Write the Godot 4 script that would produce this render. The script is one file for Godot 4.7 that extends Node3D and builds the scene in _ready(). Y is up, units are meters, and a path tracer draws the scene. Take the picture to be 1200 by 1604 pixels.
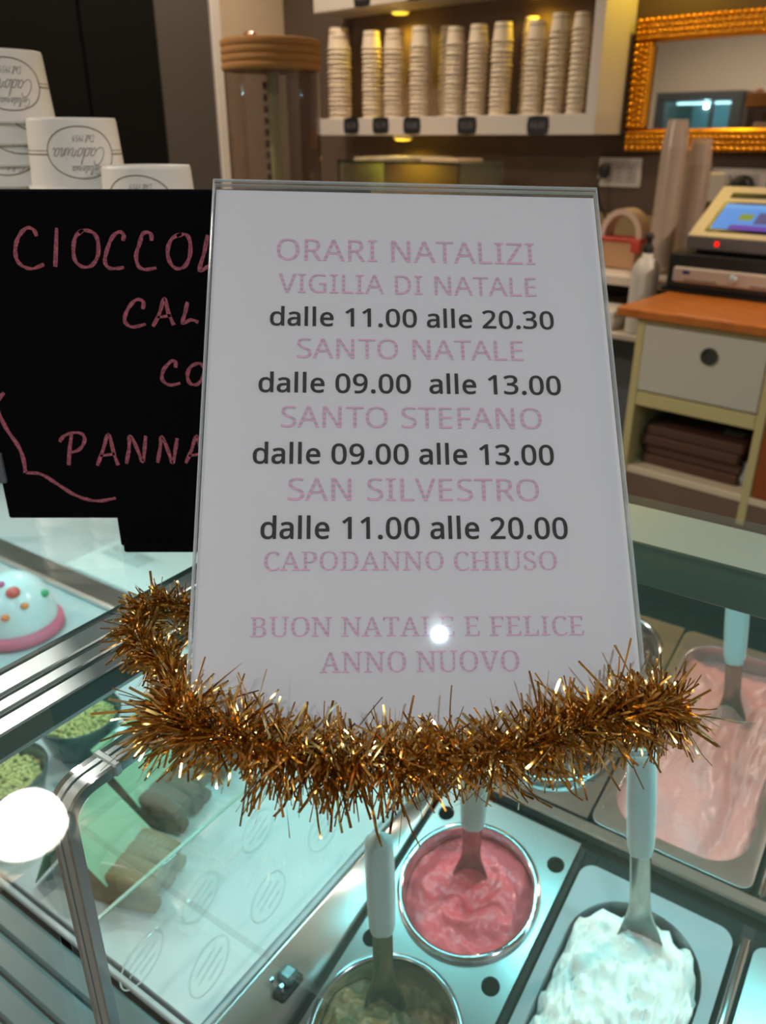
extends Node3D
# A gelato counter: a notice in an acrylic stand with a tinsel garland, a chalk menu board, the glass display case, and the service wall behind.
# Two ground frames share the camera's foot as origin: FC runs along the display case, FW along the back wall (x along, -z away from the viewer).

var FC := Transform3D(Basis(Vector3.UP, deg_to_rad(-34.3)), Vector3.ZERO)
var FW := Transform3D(Basis(Vector3.UP, deg_to_rad(-42.5)), Vector3.ZERO)
var F0 := Transform3D.IDENTITY
# the two pan rows slope up towards the server
var FR1 := FC * Transform3D(Basis(Vector3.RIGHT, deg_to_rad(15.0)), Vector3(0, 0.93, -0.52))
var FR2 := FC * Transform3D(Basis(Vector3.RIGHT, deg_to_rad(10.0)), Vector3(0, 0.955, -0.63))
var taken := {}
var rng := RandomNumberGenerator.new()
var M := {}
const GLASS_Y := 1.345
const WELL_Y := 0.93

# ------------------------------------------------------------------ mesh builder
class MB:
	var v := PackedVector3Array()
	var n := PackedVector3Array()
	var uv := PackedVector2Array()
	var col := PackedColorArray()
	var idx := PackedInt32Array()
	var tint := Color.WHITE
	func tri(a: Vector3, b: Vector3, c: Vector3, out: Vector3) -> void:
		var nn := (b - a).cross(c - a)
		if nn.length() < 1e-14:
			return
		nn = nn.normalized()
		var k := v.size()
		if nn.dot(out) >= 0.0:
			v.append_array([a, c, b])
		else:
			v.append_array([a, b, c])
			nn = -nn
		n.append_array([nn, nn, nn])
		uv.append_array([Vector2.ZERO, Vector2(1, 0), Vector2(1, 1)])
		col.append_array([tint, tint, tint])
		idx.append_array([k, k + 1, k + 2])
	func quad(a: Vector3, b: Vector3, c: Vector3, d: Vector3, out: Vector3) -> void:
		tri(a, b, c, out)
		tri(a, c, d, out)
	# chamfered box: centre, size, chamfer
	func box(c: Vector3, s: Vector3, b := 0.001, basis := Basis.IDENTITY) -> MB:
		var h := s * 0.5
		b = minf(b, minf(h.x, minf(h.y, h.z)) * 0.9)
		var X := {}
		for sx in [-1, 1]:
			for sy in [-1, 1]:
				for sz in [-1, 1]:
					X[[0, sx, sy, sz]] = c + basis * Vector3(sx * h.x, sy * (h.y - b), sz * (h.z - b))
					X[[1, sx, sy, sz]] = c + basis * Vector3(sx * (h.x - b), sy * h.y, sz * (h.z - b))
					X[[2, sx, sy, sz]] = c + basis * Vector3(sx * (h.x - b), sy * (h.y - b), sz * h.z)
		for s1 in [-1, 1]:
			quad(X[[0, s1, -1, -1]], X[[0, s1, 1, -1]], X[[0, s1, 1, 1]], X[[0, s1, -1, 1]], basis * Vector3(s1, 0, 0))
			quad(X[[1, -1, s1, -1]], X[[1, 1, s1, -1]], X[[1, 1, s1, 1]], X[[1, -1, s1, 1]], basis * Vector3(0, s1, 0))
			quad(X[[2, -1, -1, s1]], X[[2, 1, -1, s1]], X[[2, 1, 1, s1]], X[[2, -1, 1, s1]], basis * Vector3(0, 0, s1))
		for p in [-1, 1]:
			for q in [-1, 1]:
				quad(X[[0, p, q, -1]], X[[0, p, q, 1]], X[[1, p, q, 1]], X[[1, p, q, -1]], basis * Vector3(p, q, 0))
				quad(X[[0, p, -1, q]], X[[0, p, 1, q]], X[[2, p, 1, q]], X[[2, p, -1, q]], basis * Vector3(p, 0, q))
				quad(X[[1, -1, p, q]], X[[1, 1, p, q]], X[[2, 1, p, q]], X[[2, -1, p, q]], basis * Vector3(0, p, q))
				for r in [-1, 1]:
					tri(X[[0, p, q, r]], X[[1, p, q, r]], X[[2, p, q, r]], basis * Vector3(p, q, r))
		return self
	# smooth grid of rows; out points to the outside: a direction, or ZERO for away from the centroid
	func grid(rows: Array, closed := false, out := Vector3.ZERO) -> MB:
		var R := rows.size()
		var K: int = rows[0].size()
		var base := v.size()
		var mid := Vector3.ZERO
		for r in rows:
			for p in r:
				mid += p
		mid /= float(R * K)
		var nn := PackedVector3Array()
		var sgn := 0.0
		for i in R:
			for j in K:
				var a: Vector3 = rows[maxi(i - 1, 0)][j]
				var b: Vector3 = rows[mini(i + 1, R - 1)][j]
				var l: Vector3 = rows[i][(j - 1 + K) % K if closed else maxi(j - 1, 0)]
				var r2: Vector3 = rows[i][(j + 1) % K if closed else mini(j + 1, K - 1)]
				var m := (r2 - l).cross(b - a)
				if m.length() < 1e-13:
					m = Vector3(0, 1e-9, 0)
				m = m.normalized()
				nn.append(m)
				sgn += m.dot(out if out != Vector3.ZERO else (rows[i][j] - mid))
		var f := 1.0 if sgn >= 0.0 else -1.0
		for i in R:
			for j in K:
				v.append(rows[i][j])
				n.append(nn[i * K + j] * f)
				uv.append(Vector2(float(j) / K, float(i) / maxf(1, R - 1)))
				col.append(tint)
		for i in R - 1:
			for j in (K if closed else K - 1):
				var a := base + i * K + j
				var b := base + i * K + (j + 1) % K
				var c := base + (i + 1) * K + (j + 1) % K
				var d := base + (i + 1) * K + j
				if f > 0.0:
					idx.append_array([a, c, b, a, d, c])
				else:
					idx.append_array([a, b, c, a, c, d])
		return self
	func fan(ring: PackedVector3Array, out: Vector3) -> void:
		var c := Vector3.ZERO
		for p in ring:
			c += p
		c /= float(ring.size())
		for j in ring.size():
			tri(c, ring[j], ring[(j + 1) % ring.size()], out)
	# profile of (radius, height), turned about y at c
	func lathe(prof: Array, seg := 32, c := Vector3.ZERO, out := Vector3.ZERO) -> MB:
		var rows := []
		for p in prof:
			var row := PackedVector3Array()
			for j in seg:
				var a := TAU * j / seg
				row.append(c + Vector3(cos(a) * p.x, p.y, sin(a) * p.x))
			rows.append(row)
		return grid(rows, true, out)
	# sharp-edged turning: each band its own normals
	func lathe_sharp(prof: Array, seg := 32, c := Vector3.ZERO) -> MB:
		for i in prof.size() - 1:
			var mid: Vector2 = (prof[i] + prof[i + 1]) * 0.5
			var d: Vector2 = prof[i + 1] - prof[i]
			var rows := []
			for p in [prof[i], prof[i + 1]]:
				var row := PackedVector3Array()
				for j in seg:
					var a := TAU * j / seg
					row.append(c + Vector3(cos(a) * p.x, p.y, sin(a) * p.x))
				rows.append(row)
			if absf(d.y) < 1e-7:
				grid(rows, true, Vector3.UP if d.x < 0.0 else Vector3.DOWN)
			else:
				grid(rows, true, Vector3.ZERO)
		return self
	func tube(path: PackedVector3Array, r: float, seg := 8, r_end := -1.0) -> MB:
		var rows := []
		var up := Vector3(0.13, 0.97, 0.21).normalized()
		for i in path.size():
			var t := (path[mini(i + 1, path.size() - 1)] - path[maxi(i - 1, 0)]).normalized()
			var s := t.cross(up)
			if s.length() < 0.05:
				s = t.cross(Vector3(1, 0.1, 0))
			s = s.normalized()
			up = s.cross(t).normalized()
			var rr := r if r_end < 0.0 else lerpf(r, r_end, float(i) / (path.size() - 1))
			var row := PackedVector3Array()
			for j in seg:
				var a := TAU * j / seg
				row.append(path[i] + (s * cos(a) + up * sin(a)) * rr)
			rows.append(row)
		grid(rows, true)
		fan(rows[0], path[0] - path[1])
		fan(rows[-1], path[-1] - path[-2])
		return self
	# stacked closed rings with end caps
	func loft(rows: Array) -> MB:
		grid(rows, true)
		fan(rows[0], rows[0][0] - rows[1][0])
		fan(rows[-1], rows[-1][0] - rows[-2][0])
		return self
	# outline in x,y pushed from z0 to z1
	func extrude(poly: PackedVector2Array, z0: float, z1: float, tf := Transform3D.IDENTITY) -> MB:
		var t := Geometry2D.triangulate_polygon(poly)
		for k in range(0, t.size(), 3):
			var a := poly[t[k]]
			var b := poly[t[k + 1]]
			var c := poly[t[k + 2]]
			for z in [z0, z1]:
				tri(tf * Vector3(a.x, a.y, z), tf * Vector3(b.x, b.y, z), tf * Vector3(c.x, c.y, z), tf.basis * Vector3(0, 0, -1 if z == minf(z0, z1) else 1))
		var cw := 1.0 if Geometry2D.is_polygon_clockwise(poly) else -1.0
		for k in poly.size():
			var a := poly[k]
			var b := poly[(k + 1) % poly.size()]
			var e := b - a
			quad(tf * Vector3(a.x, a.y, z0), tf * Vector3(b.x, b.y, z0), tf * Vector3(b.x, b.y, z1), tf * Vector3(a.x, a.y, z1), tf.basis * Vector3(-e.y * cw, e.x * cw, 0))
		return self
	# flat ribbon along a path lying in a surface with normal nn
	func ribbon(path: PackedVector3Array, nrm: PackedVector3Array, w: float) -> MB:
		var rows := []
		for i in path.size():
			var t := (path[mini(i + 1, path.size() - 1)] - path[maxi(i - 1, 0)]).normalized()
			var s := t.cross(nrm[i]).normalized() * w * 0.5
			rows.append(PackedVector3Array([path[i] - s, path[i] + s]))
		return grid(rows, false, nrm[0])
	func mesh() -> ArrayMesh:
		var a := []
		a.resize(Mesh.ARRAY_MAX)
		a[Mesh.ARRAY_VERTEX] = v
		a[Mesh.ARRAY_NORMAL] = n
		a[Mesh.ARRAY_TEX_UV] = uv
		a[Mesh.ARRAY_COLOR] = col
		a[Mesh.ARRAY_INDEX] = idx
		var m := ArrayMesh.new()
		m.add_surface_from_arrays(Mesh.PRIMITIVE_TRIANGLES, a)
		return m

func V(x: float, y: float, z: float) -> Vector3:
	return Vector3(x, y, z)

# ------------------------------------------------------------------ scene helpers
func numbered(called: String) -> String:
	if not taken.has(called):
		taken[called] = 0
		return called
	taken[called] += 1
	return "%s_%03d" % [called, taken[called]]

func thing(called: String, label: String, category: String, frame: Transform3D, at: Vector3, turn := 0.0, group := "") -> Node3D:
	var o := Node3D.new()
	o.name = numbered(called)
	add_child(o)
	o.transform = frame * Transform3D(Basis(Vector3.UP, turn), at)
	o.set_meta("label", label)
	o.set_meta("category", category)
	if group != "":
		o.set_meta("group", group)
	return o

func setting(called: String, frame: Transform3D, at: Vector3) -> Node3D:
	var o := Node3D.new()
	o.name = numbered(called)
	add_child(o)
	o.transform = frame * Transform3D(Basis.IDENTITY, at)
	o.set_meta("kind", "structure")
	o.set_meta("label", called.replace("_", " ") + " of the gelato shop")
	return o

func part(parent: Node, called: String, m: Mesh, material: Material, at := Vector3.ZERO, label := "") -> MeshInstance3D:
	var o := MeshInstance3D.new()
	o.name = called
	o.mesh = m
	o.material_override = material
	o.position = at
	parent.add_child(o, true)
	if label != "":
		o.set_meta("label", label)
	return o

func copy(o: Node3D, label: String, frame: Transform3D, at: Vector3, turn := 0.0) -> Node3D:
	var c: Node3D = o.duplicate()
	c.name = numbered(String(o.name).rstrip("0123456789").trim_suffix("_"))
	add_child(c)
	c.transform = frame * Transform3D(Basis(Vector3.UP, turn), at)
	c.set_meta("label", label)
	return c

func bx(c: Vector3, s: Vector3, b := 0.001) -> ArrayMesh:
	return MB.new().box(c, s, b).mesh()

func mat(c: Color, rough := 0.6, metal := 0.0) -> StandardMaterial3D:
	var m := StandardMaterial3D.new()
	m.albedo_color = c
	m.roughness = rough
	m.metallic = metal
	return m

func glass(c: Color, alpha: float) -> StandardMaterial3D:
	var m := mat(c, 0.02)
	m.albedo_color.a = alpha
	m.transparency = BaseMaterial3D.TRANSPARENCY_ALPHA
	return m

func glow(c: Color, e: float) -> StandardMaterial3D:
	var m := mat(c, 0.5)
	m.emission_enabled = true
	m.emission = c
	m.emission_energy_multiplier = e
	return m

func noise_tex(freq: float, lo: Color, hi: Color, size := 256, normal := false, strength := 4.0, kind := FastNoiseLite.TYPE_SIMPLEX_SMOOTH, octaves := 4) -> NoiseTexture2D:
	var nz := FastNoiseLite.new()
	nz.seed = 7
	nz.noise_type = kind
	nz.frequency = freq
	nz.fractal_octaves = octaves
	var t := NoiseTexture2D.new()
	t.width = size
	t.height = size
	t.seamless = true
	t.noise = nz
	if normal:
		t.as_normal_map = true
		t.bump_strength = strength
	else:
		var g := Gradient.new()
		g.set_color(0, lo)
		g.set_color(1, hi)
		t.color_ramp = g
	return t

func tri_map(m: StandardMaterial3D, s: Vector3) -> StandardMaterial3D:
	m.uv1_triplanar = true
	m.uv1_scale = s
	return m

func lamp_disc(called: String, label: String, at: Vector3, r: float, e: float, look: float, tint: Color, cone := 75.0) -> void:
	var o := thing(called, label, "lamp", F0, at)
	part(o, "housing", MB.new().lathe_sharp([Vector2(r * 1.25, 0.0), Vector2(r * 1.25, -0.02), Vector2(r * 1.02, -0.024), Vector2(r * 1.02, -0.012)], 40).mesh(), M.white_metal)
	part(o, "lamp_face", MB.new().lathe_sharp([Vector2(r, -0.014), Vector2(0.0001, -0.014)], 40).mesh(), glow(tint, look))
	var l := SpotLight3D.new()
	l.name = "light"
	l.light_color = tint
	l.light_energy = e
	l.light_size = r
	l.spot_range = 12.0
	l.spot_attenuation = 2.0
	l.spot_angle = cone
	l.spot_angle_attenuation = 0.6
	l.shadow_enabled = true
	l.rotation.x = -PI / 2
	l.position.y = -0.03
	o.add_child(l)

func ordinal(k: int) -> String:
	var w := ["topmost", "second", "third", "fourth", "fifth", "sixth", "seventh", "eighth", "ninth", "tenth", "eleventh", "twelfth", "thirteenth", "fourteenth", "fifteenth", "sixteenth", "seventeenth", "eighteenth", "nineteenth"]
	if k < w.size():
		return w[k]
	var tens := {2: "twenty", 3: "thirty", 4: "forty", 5: "fifty"}
	var ones := ["", "first", "second", "third", "fourth", "fifth", "sixth", "seventh", "eighth", "ninth"]
	var q := k + 1
	if q % 10 == 0:
		return {20: "twentieth", 30: "thirtieth", 40: "fortieth", 50: "fiftieth"}[q]
	return tens[q / 10] + "-" + ones[q % 10]

func roundrect(w: float, h: float, r: float, per := 8) -> PackedVector2Array:
	var o := PackedVector2Array()
	for q in 4:
		var cx: float = [1, -1, -1, 1][q] * (w / 2 - r)
		var cy: float = [1, 1, -1, -1][q] * (h / 2 - r)
		for k in per + 1:
			var a := PI / 2 * (q + float(k) / per)
			o.append(Vector2(cx + r * cos(a), cy + r * sin(a)))
	return o

func ring3(p: PackedVector2Array, y: float, off := Vector2.ZERO) -> PackedVector3Array:
	var o := PackedVector3Array()
	for q in p:
		o.append(V(q.x + off.x, y, -q.y - off.y))
	return o

func smooth_path(pts: Array, per := 6) -> PackedVector3Array:
	var o := PackedVector3Array()
	for i in pts.size() - 1:
		var a: Vector3 = pts[maxi(i - 1, 0)]
		var b: Vector3 = pts[i]
		var c: Vector3 = pts[i + 1]
		var d: Vector3 = pts[mini(i + 2, pts.size() - 1)]
		for k in per:
			o.append(b.cubic_interpolate(c, a, d, float(k) / per))
	o.append(pts[-1])
	return o

func _ready() -> void:
	rng.seed = 20
	# ---------------- camera
	var cam := Camera3D.new()
	cam.name = "camera"
	add_child(cam)
	cam.keep_aspect = Camera3D.KEEP_HEIGHT
	cam.position = V(0, 1.6, 0)
	cam.rotation_degrees = V(-24.8, 0, 0)
	cam.near = 0.01
	cam.far = 50.0
	var ca := CameraAttributesPhysical.new()
	ca.frustum_focal_length = 27.71
	ca.frustum_near = 0.01
	ca.frustum_far = 50.0
	ca.frustum_focus_distance = 0.40
	ca.exposure_aperture = 11.5
	cam.attributes = ca
	cam.fov = 64.55
	cam.current = true
	# ---------------- environment
	var e := Environment.new()
	e.background_mode = Environment.BG_COLOR
	e.background_color = Color(0, 0, 0)
	e.tonemap_mode = Environment.TONE_MAPPER_LINEAR
	e.tonemap_exposure = 1.0
	e.sdfgi_enabled = true
	e.ssao_enabled = true
	e.ssil_enabled = true
	var we := WorldEnvironment.new()
	we.name = "environment"
	we.environment = e
	add_child(we)
	make_materials()
	# ---------------- lamps of the room, some of them unseen and added as fill
	var warm := Color(1.0, 0.93, 0.85)
	lamp_disc("ceiling_lamp", "round white ceiling lamp mirrored in the case glass", V(-0.941, 2.78, -1.60), 0.095, 1.5, 40.0, Color(1, 0.97, 0.92))
	lamp_disc("ceiling_lamp", "small round ceiling lamp mirrored in the notice", V(0.339, 2.78, 0.884), 0.010, 1.12, 60.0, Color(0.82, 0.92, 1.0))
	lamp_disc("ceiling_lamp", "added unseen ceiling lamp that fills in light around the till counter", V(1.79, 2.78, -1.07), 0.05, 3.2, 40.0, warm)  # added fill for the till side, kept clear of the glass reflections
	lamp_disc("ceiling_lamp", "added unseen ceiling lamp beside the viewer that brightens the mirrored wall", V(-2.46, 2.78, -1.17), 0.05, 3.4, 40.0, warm, 87.0)  # added so the wall in the mirror looks bright; no known source
	lamp_disc("ceiling_lamp", "added unseen ceiling lamp behind the viewer that brightens the paper tubs", V(-1.35, 2.78, 0.55), 0.05, 1.2, 40.0, Color(1.0, 0.95, 0.90))  # added front fill for the tubs; no such lamp is known
	lamp_disc("ceiling_lamp", "round ceiling lamp in front of the cup shelf", V(-0.41, 2.78, -2.95), 0.05, 1.35, 40.0, Color(1.0, 0.92, 0.82))
	case_light()
	build_room()
	build_case()
	build_pans()
	build_case_goods()
	build_sign()
	build_chalkboard()
	build_garland()
	build_tubs()
	build_shelf()
	build_back_counter()
	build_till()

func make_materials() -> void:
	M.white_metal = mat(Color(0.86, 0.85, 0.83), 0.4)
	M.steel = mat(Color(0.80, 0.80, 0.79), 0.33, 1.0)
	M.steel.roughness_texture = noise_tex(0.006, Color(0.84, 0.84, 0.84), Color(1, 1, 1))
	tri_map(M.steel, V(3, 3, 3))
	M.chrome = mat(Color(0.82, 0.83, 0.84), 0.12, 1.0)
	M.brushed = mat(Color(0.76, 0.80, 0.81), 0.36, 0.7)
	M.black = mat(Color(0.035, 0.035, 0.037), 0.5)
	M.black_gloss = mat(Color(0.03, 0.032, 0.032), 0.15)
	M.rubber = mat(Color(0.05, 0.05, 0.05), 0.75)
	M.pane = glass(Color(0.6, 0.9, 0.85), 0.03)
	M.front_pane = glass(Color(0.6, 0.9, 0.85), 0.02)
	M.front_pane.metallic_specular = 0.3
	M.clear = glass(Color(0.9, 0.95, 0.95), 0.02)
	M.glass_edge = mat(Color(0.56, 0.70, 0.63), 0.25)
	M.white = mat(Color(0.85, 0.84, 0.82), 0.5)
	M.grey_white = mat(Color(0.66, 0.72, 0.73), 0.45)
	M.paper = mat(Color(0.88, 0.87, 0.88), 0.8)
	M.ink = mat(Color(0.012, 0.012, 0.015), 0.9)
	M.gold = mat(Color(0.86, 0.60, 0.20), 0.30, 1.0)
	M.shelf_cup = mat(Color(0.86, 0.79, 0.69), 0.5)
	M.cup = mat(Color(0.93, 0.91, 0.87), 0.45)

func case_light() -> void:
	# the case's own tube: a long strip under the rear rail, shining down on the pans
	var o := thing("case_lamp", "long cool white light strip under the rear rail of the display case", "lamp", FC, V(-0.45, 1.312, -0.555))
	part(o, "housing", bx(V(0, 0, 0), V(2.1, 0.008, 0.03), 0.001), M.white_metal)
	part(o, "lamp_face", bx(V(0, -0.0055, 0), V(2.08, 0.003, 0.024), 0.0005), glow(Color(0.74, 1.0, 0.99), 1.6))
	for k in [[0.0, 2.05, 0.40]]:
		var l := AreaLight3D.new()
		l.name = "light"
		l.area_size = Vector2(k[1], 0.024)
		l.light_energy = k[2]
		l.light_color = Color(0.52, 0.97, 1.0)
		l.area_range = 6.0
		l.shadow_enabled = true
		l.rotation.x = -PI / 2
		l.position = V(k[0], -0.009, 0)
		o.add_child(l)

# ------------------------------------------------------------------ room
func build_room() -> void:
	var brown := mat(Color(0.33, 0.265, 0.215), 0.85)
	var beige := mat(Color(0.74, 0.66, 0.56), 0.85)
	var taupe := mat(Color(0.29, 0.265, 0.24), 0.85)
	var cream := mat(Color(0.80, 0.75, 0.68), 0.85)
	var tilef := mat(Color(0.36, 0.29, 0.24), 0.45)
	var o := setting("floor", FW, V(-1.5, 0, 0))
	part(o, "floor_slab", bx(V(0, -0.05, -0.2), V(6.2, 0.1, 5.8), 0.001), tilef)
	o = setting("ceiling", FW, V(-1.5, 2.8, 0))
	part(o, "ceiling_slab", bx(V(0, 0.05, -0.2), V(6.2, 0.1, 5.8), 0.001), mat(Color(0.78, 0.74, 0.68), 0.9))
	o = setting("wall_back", FW, V(-1.5, 0, -2.6))
	part(o, "wall_panel", bx(V(0, 1.4, -0.05), V(6.2, 2.8, 0.1), 0.001), brown)
	o = setting("wall_front", FW, V(-1.5, 0, 2.2))
	part(o, "wall_panel", bx(V(0, 1.4, 0.05), V(6.2, 2.8, 0.1), 0.001), cream)
	o = setting("wall_right", FW, V(1.5, 0, 0))
	part(o, "wall_panel", bx(V(0.05, 1.4, -0.2), V(0.1, 2.8, 5.8), 0.001), cream)
	o = setting("wall_left", FW, V(-2.9, 0, 0))
	part(o, "wall_panel", bx(V(-0.08, 1.4, -2.07), V(0.16, 2.8, 0.24), 0.001), taupe)
	part(o, "end_panel", bx(V(-0.10, 1.4, -2.42), V(0.12, 2.8, 0.36), 0.001), beige)
	o = setting("wall_side", FW, V(-4.45, 0, 0.47))
	part(o, "wall_panel", bx(V(0, 1.4, 0), V(0.1, 2.8, 3.46), 0.001), cream)
	o = setting("wall_cross", FW, V(-3.66, 0, -1.29))
	part(o, "wall_panel", bx(V(0, 1.4, 0), V(1.5, 2.8, 0.08), 0.001), taupe)
	o = setting("trim_1", FW, V(-2.9, 0, -2.215))
	part(o, "corner_strip", bx(V(-0.035, 1.4, 0), V(0.09, 2.8, 0.045), 0.004), mat(Color(0.80, 0.77, 0.74), 0.6))
	# dark tall cupboard front on the left
	var t := thing("tall_cupboard", "tall dark brown cupboard along the wall behind the paper tubs", "cupboard", FW, V(-2.9, 0, -1.65))
	var dk := mat(Color(0.05, 0.044, 0.042), 0.8)
	dk.metallic_specular = 0.25
	part(t, "body", bx(V(-0.3, 1.35, 0), V(0.56, 2.7, 0.58), 0.003), dk)
	for k in 2:
		var d := part(t, "door", bx(V(-0.008, 1.35, -0.15 + k * 0.3), V(0.02, 2.64, 0.294), 0.004), dk)
		part(d, "handle", MB.new().tube(PackedVector3Array([V(0.02, 1.15, -0.03 + k * 0.06), V(0.02, 1.33, -0.03 + k * 0.06)]), 0.006, 8).mesh(), M.black)
	# seen only in the mirror: a dark framed chiller with a lit inside by the far wall
	t = thing("drinks_chiller", "dark grey framed glass chiller mirrored in the gold framed mirror", "chiller", FW, V(-2.94, 0, 1.9))
	var gr := mat(Color(0.23, 0.25, 0.26), 0.5)
	part(t, "base", bx(V(0, 0.75, 0), V(0.68, 1.5, 0.56), 0.004), gr)
	part(t, "top", bx(V(0, 1.89, 0), V(0.68, 0.06, 0.56), 0.004), gr)
	part(t, "side", bx(V(0.30, 1.68, 0), V(0.08, 0.36, 0.56), 0.003), gr)
	part(t, "side", bx(V(-0.30, 1.68, 0), V(0.08, 0.36, 0.56), 0.003), gr)
	part(t, "back", bx(V(0, 1.68, 0.26), V(0.52, 0.36, 0.02), 0.002), mat(Color(0.55, 0.75, 0.8), 0.6))
	part(t, "pane", bx(V(0, 1.68, -0.27), V(0.52, 0.36, 0.004), 0.001), M.pane)
	part(t, "mullion", bx(V(0.12, 1.68, -0.272), V(0.03, 0.36, 0.012), 0.001), gr)
	part(t, "lamp_tube", MB.new().tube(PackedVector3Array([V(-0.24, 1.845, -0.1), V(0.24, 1.845, -0.1)]), 0.008, 8).mesh(), glow(Color(0.7, 0.95, 1.0), 4.0))
	var l := OmniLight3D.new()
	l.name = "light"
	l.position = V(0, 1.82, -0.1)
	l.light_energy = 0.05
	l.light_color = Color(0.7, 0.95, 1.0)
	l.shadow_enabled = true
	t.add_child(l)

# ------------------------------------------------------------------ display case
func build_case() -> void:
	var t := thing("display_case", "glass topped stainless display case holding the gelato pans", "display case", FC, V(0, 0, 0))
	# outer body: plinth, front, ends, floor of the well
	var body := mat(Color(0.60, 0.62, 0.62), 0.4)
	part(t, "plinth", bx(V(-0.3, 0.35, -0.65), V(2.6, 0.7, 1.0), 0.004), body)
	part(t, "front_panel", bx(V(-0.3, 0.78, -0.148), V(2.6, 0.18, 0.012), 0.002), body)
	part(t, "well_floor", bx(V(-0.3, 0.71, -0.645), V(2.58, 0.02, 0.97), 0.001), M.black)
	part(t, "back_panel", bx(V(-0.3, 0.88, -1.14), V(2.6, 0.36, 0.02), 0.002), M.black)
	part(t, "end_panel", bx(V(0.99, 0.88, -0.64), V(0.02, 0.36, 0.98), 0.002), body)
	part(t, "end_panel", bx(V(-1.59, 0.88, -0.64), V(0.02, 0.36, 0.98), 0.002), body)
	# top glass in two lengths; the one over the dry half overhangs the front
	part(t, "top_glass", bx(V(0.378, GLASS_Y - 0.003, -0.364), V(1.242, 0.006, 0.458), 0.0004), M.pane)
	part(t, "top_glass", bx(V(-0.922, GLASS_Y - 0.003, -0.3065), V(1.356, 0.006, 0.573), 0.0004), M.pane)
	part(t, "front_glass", bx(V(0.365, 1.104, -0.1315), V(1.25, 0.482, 0.006), 0.0004), M.front_pane)
	part(t, "front_glass", bx(V(-0.92, 1.098, -0.1315), V(1.28, 0.482, 0.006), 0.0004), M.front_pane)
	# rear rail under the glass
	var rail := mat(Color(0.69, 0.745, 0.69), 0.35)
	part(t, "rear_rail", bx(V(-0.3, 1.3285, -0.5580), V(2.6, 0.0195, 0.070), 0.002), rail)
	part(t, "rail_face", bx(V(-0.3, 1.3265, -0.5205), V(2.6, 0.031, 0.004), 0.0008), mat(Color(0.27, 0.34, 0.30), 0.18))
	for lx in [-1.5, 0.9]:
		part(t, "rail_post", bx(V(lx, 1.13, -0.56), V(0.02, 0.385, 0.02), 0.002), M.brushed)
	# joint profile between the two halves: grooved aluminium strips
	var dark := mat(Color(0.22, 0.25, 0.25), 0.4, 0.5)
	for k in [[-0.3745, 0.005, 0.018, dark], [-0.3635, 0.0155, 0.016, M.brushed], [-0.3535, 0.003, 0.010, dark], [-0.3470, 0.009, 0.014, M.brushed], [-0.3405, 0.003, 0.010, dark], [-0.3325, 0.012, 0.016, M.brushed], [-0.3255, 0.002, 0.012, dark]]:
		part(t, "joint_strip", bx(V(k[0], GLASS_Y - 0.0065 - k[2] / 2, -0.285), V(k[1], k[2], 0.53), 0.0008), k[3])
	# bent flat chrome frame: along the top, round the corner, down the front
	var path := []
	path.append(V(0, GLASS_Y - 0.012, -0.585))
	path.append(V(0, GLASS_Y - 0.012, -0.163))
	for k in 9:
		var a := PI / 2 * k / 8.0
		path.append(V(0, GLASS_Y - 0.026 + 0.014 * cos(a), -0.159 + 0.014 * sin(a)))
	path.append(V(0, 1.10, -0.145))
	path.append(V(0, 0.86, -0.145))
	for q in [[-0.2800, 0.0030, M.chrome], [-0.2770, 0.0028, M.brushed], [-0.2748, 0.0014, dark], [-0.2714, 0.0052, M.brushed], [-0.2677, 0.0020, M.chrome]]:
		var rows := []
		for i in path.size():
			var p: Vector3 = path[i]
			var tn: Vector3 = (path[mini(i + 1, path.size() - 1)] - path[maxi(i - 1, 0)]).normalized()
			var up := tn.cross(V(1, 0, 0)).normalized() * (0.0018 if q[2] == dark else 0.0026)
			var hw: float = q[1] / 2
			rows.append(PackedVector3Array([p + V(q[0] - hw, 0, 0) - up, p + V(q[0] + hw, 0, 0) - up, p + V(q[0] + hw, 0, 0) + up, p + V(q[0] - hw, 0, 0) + up]))
		var mb := MB.new()
		for j in 4:
			var r2 := []
			for r in rows:
				r2.append(PackedVector3Array([r[j], r[(j + 1) % 4]]))
			var mid: Vector3 = (r2[0][0] + r2[0][1]) * 0.5 - path[0] - V(q[0], 0, 0)
			mb.grid(r2, false, mid)
		part(t, "bent_frame", mb.mesh(), q[2])
	# joint collar on the bend
	part(t, "frame_collar", bx(V(-0.2740, GLASS_Y - 0.012, -0.172), V(0.0165, 0.0068, 0.004), 0.0008), M.brushed)
	# front air outlet: slats running along the case
	var slat := mat(Color(0.37, 0.48, 0.49), 0.30)
	part(t, "slat_tray", bx(V(-0.3, 0.893, -0.208), V(2.56, 0.006, 0.115), 0.001), mat(Color(0.26, 0.34, 0.36), 0.4))
	for k in 4:
		part(t, "slat", MB.new().box(V(-0.3, 0.922 - 0.005 * (3 - k), -0.175 - 0.0235 * k), V(2.56, 0.007, 0.0215), 0.003, Basis(Vector3.RIGHT, 0.3)).mesh(), slat)
	part(t, "slat_lip", bx(V(-0.3, 0.930, -0.262), V(2.56, 0.006, 0.005), 0.001), M.grey_white)
	# white shelf floor of the dry half, left of the pans
	part(t, "shelf_floor", bx(V(-0.972, 0.922, -0.47), V(1.216, 0.012, 0.40), 0.001), M.grey_white)
	part(t, "shelf_floor", bx(V(-0.98, 0.922, -0.93), V(1.20, 0.012, 0.46), 0.001), M.grey_white)
	part(t, "cross_bar", bx(V(-0.98, 0.934, -0.675), V(1.20, 0.012, 0.045), 0.003), M.steel)
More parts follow.
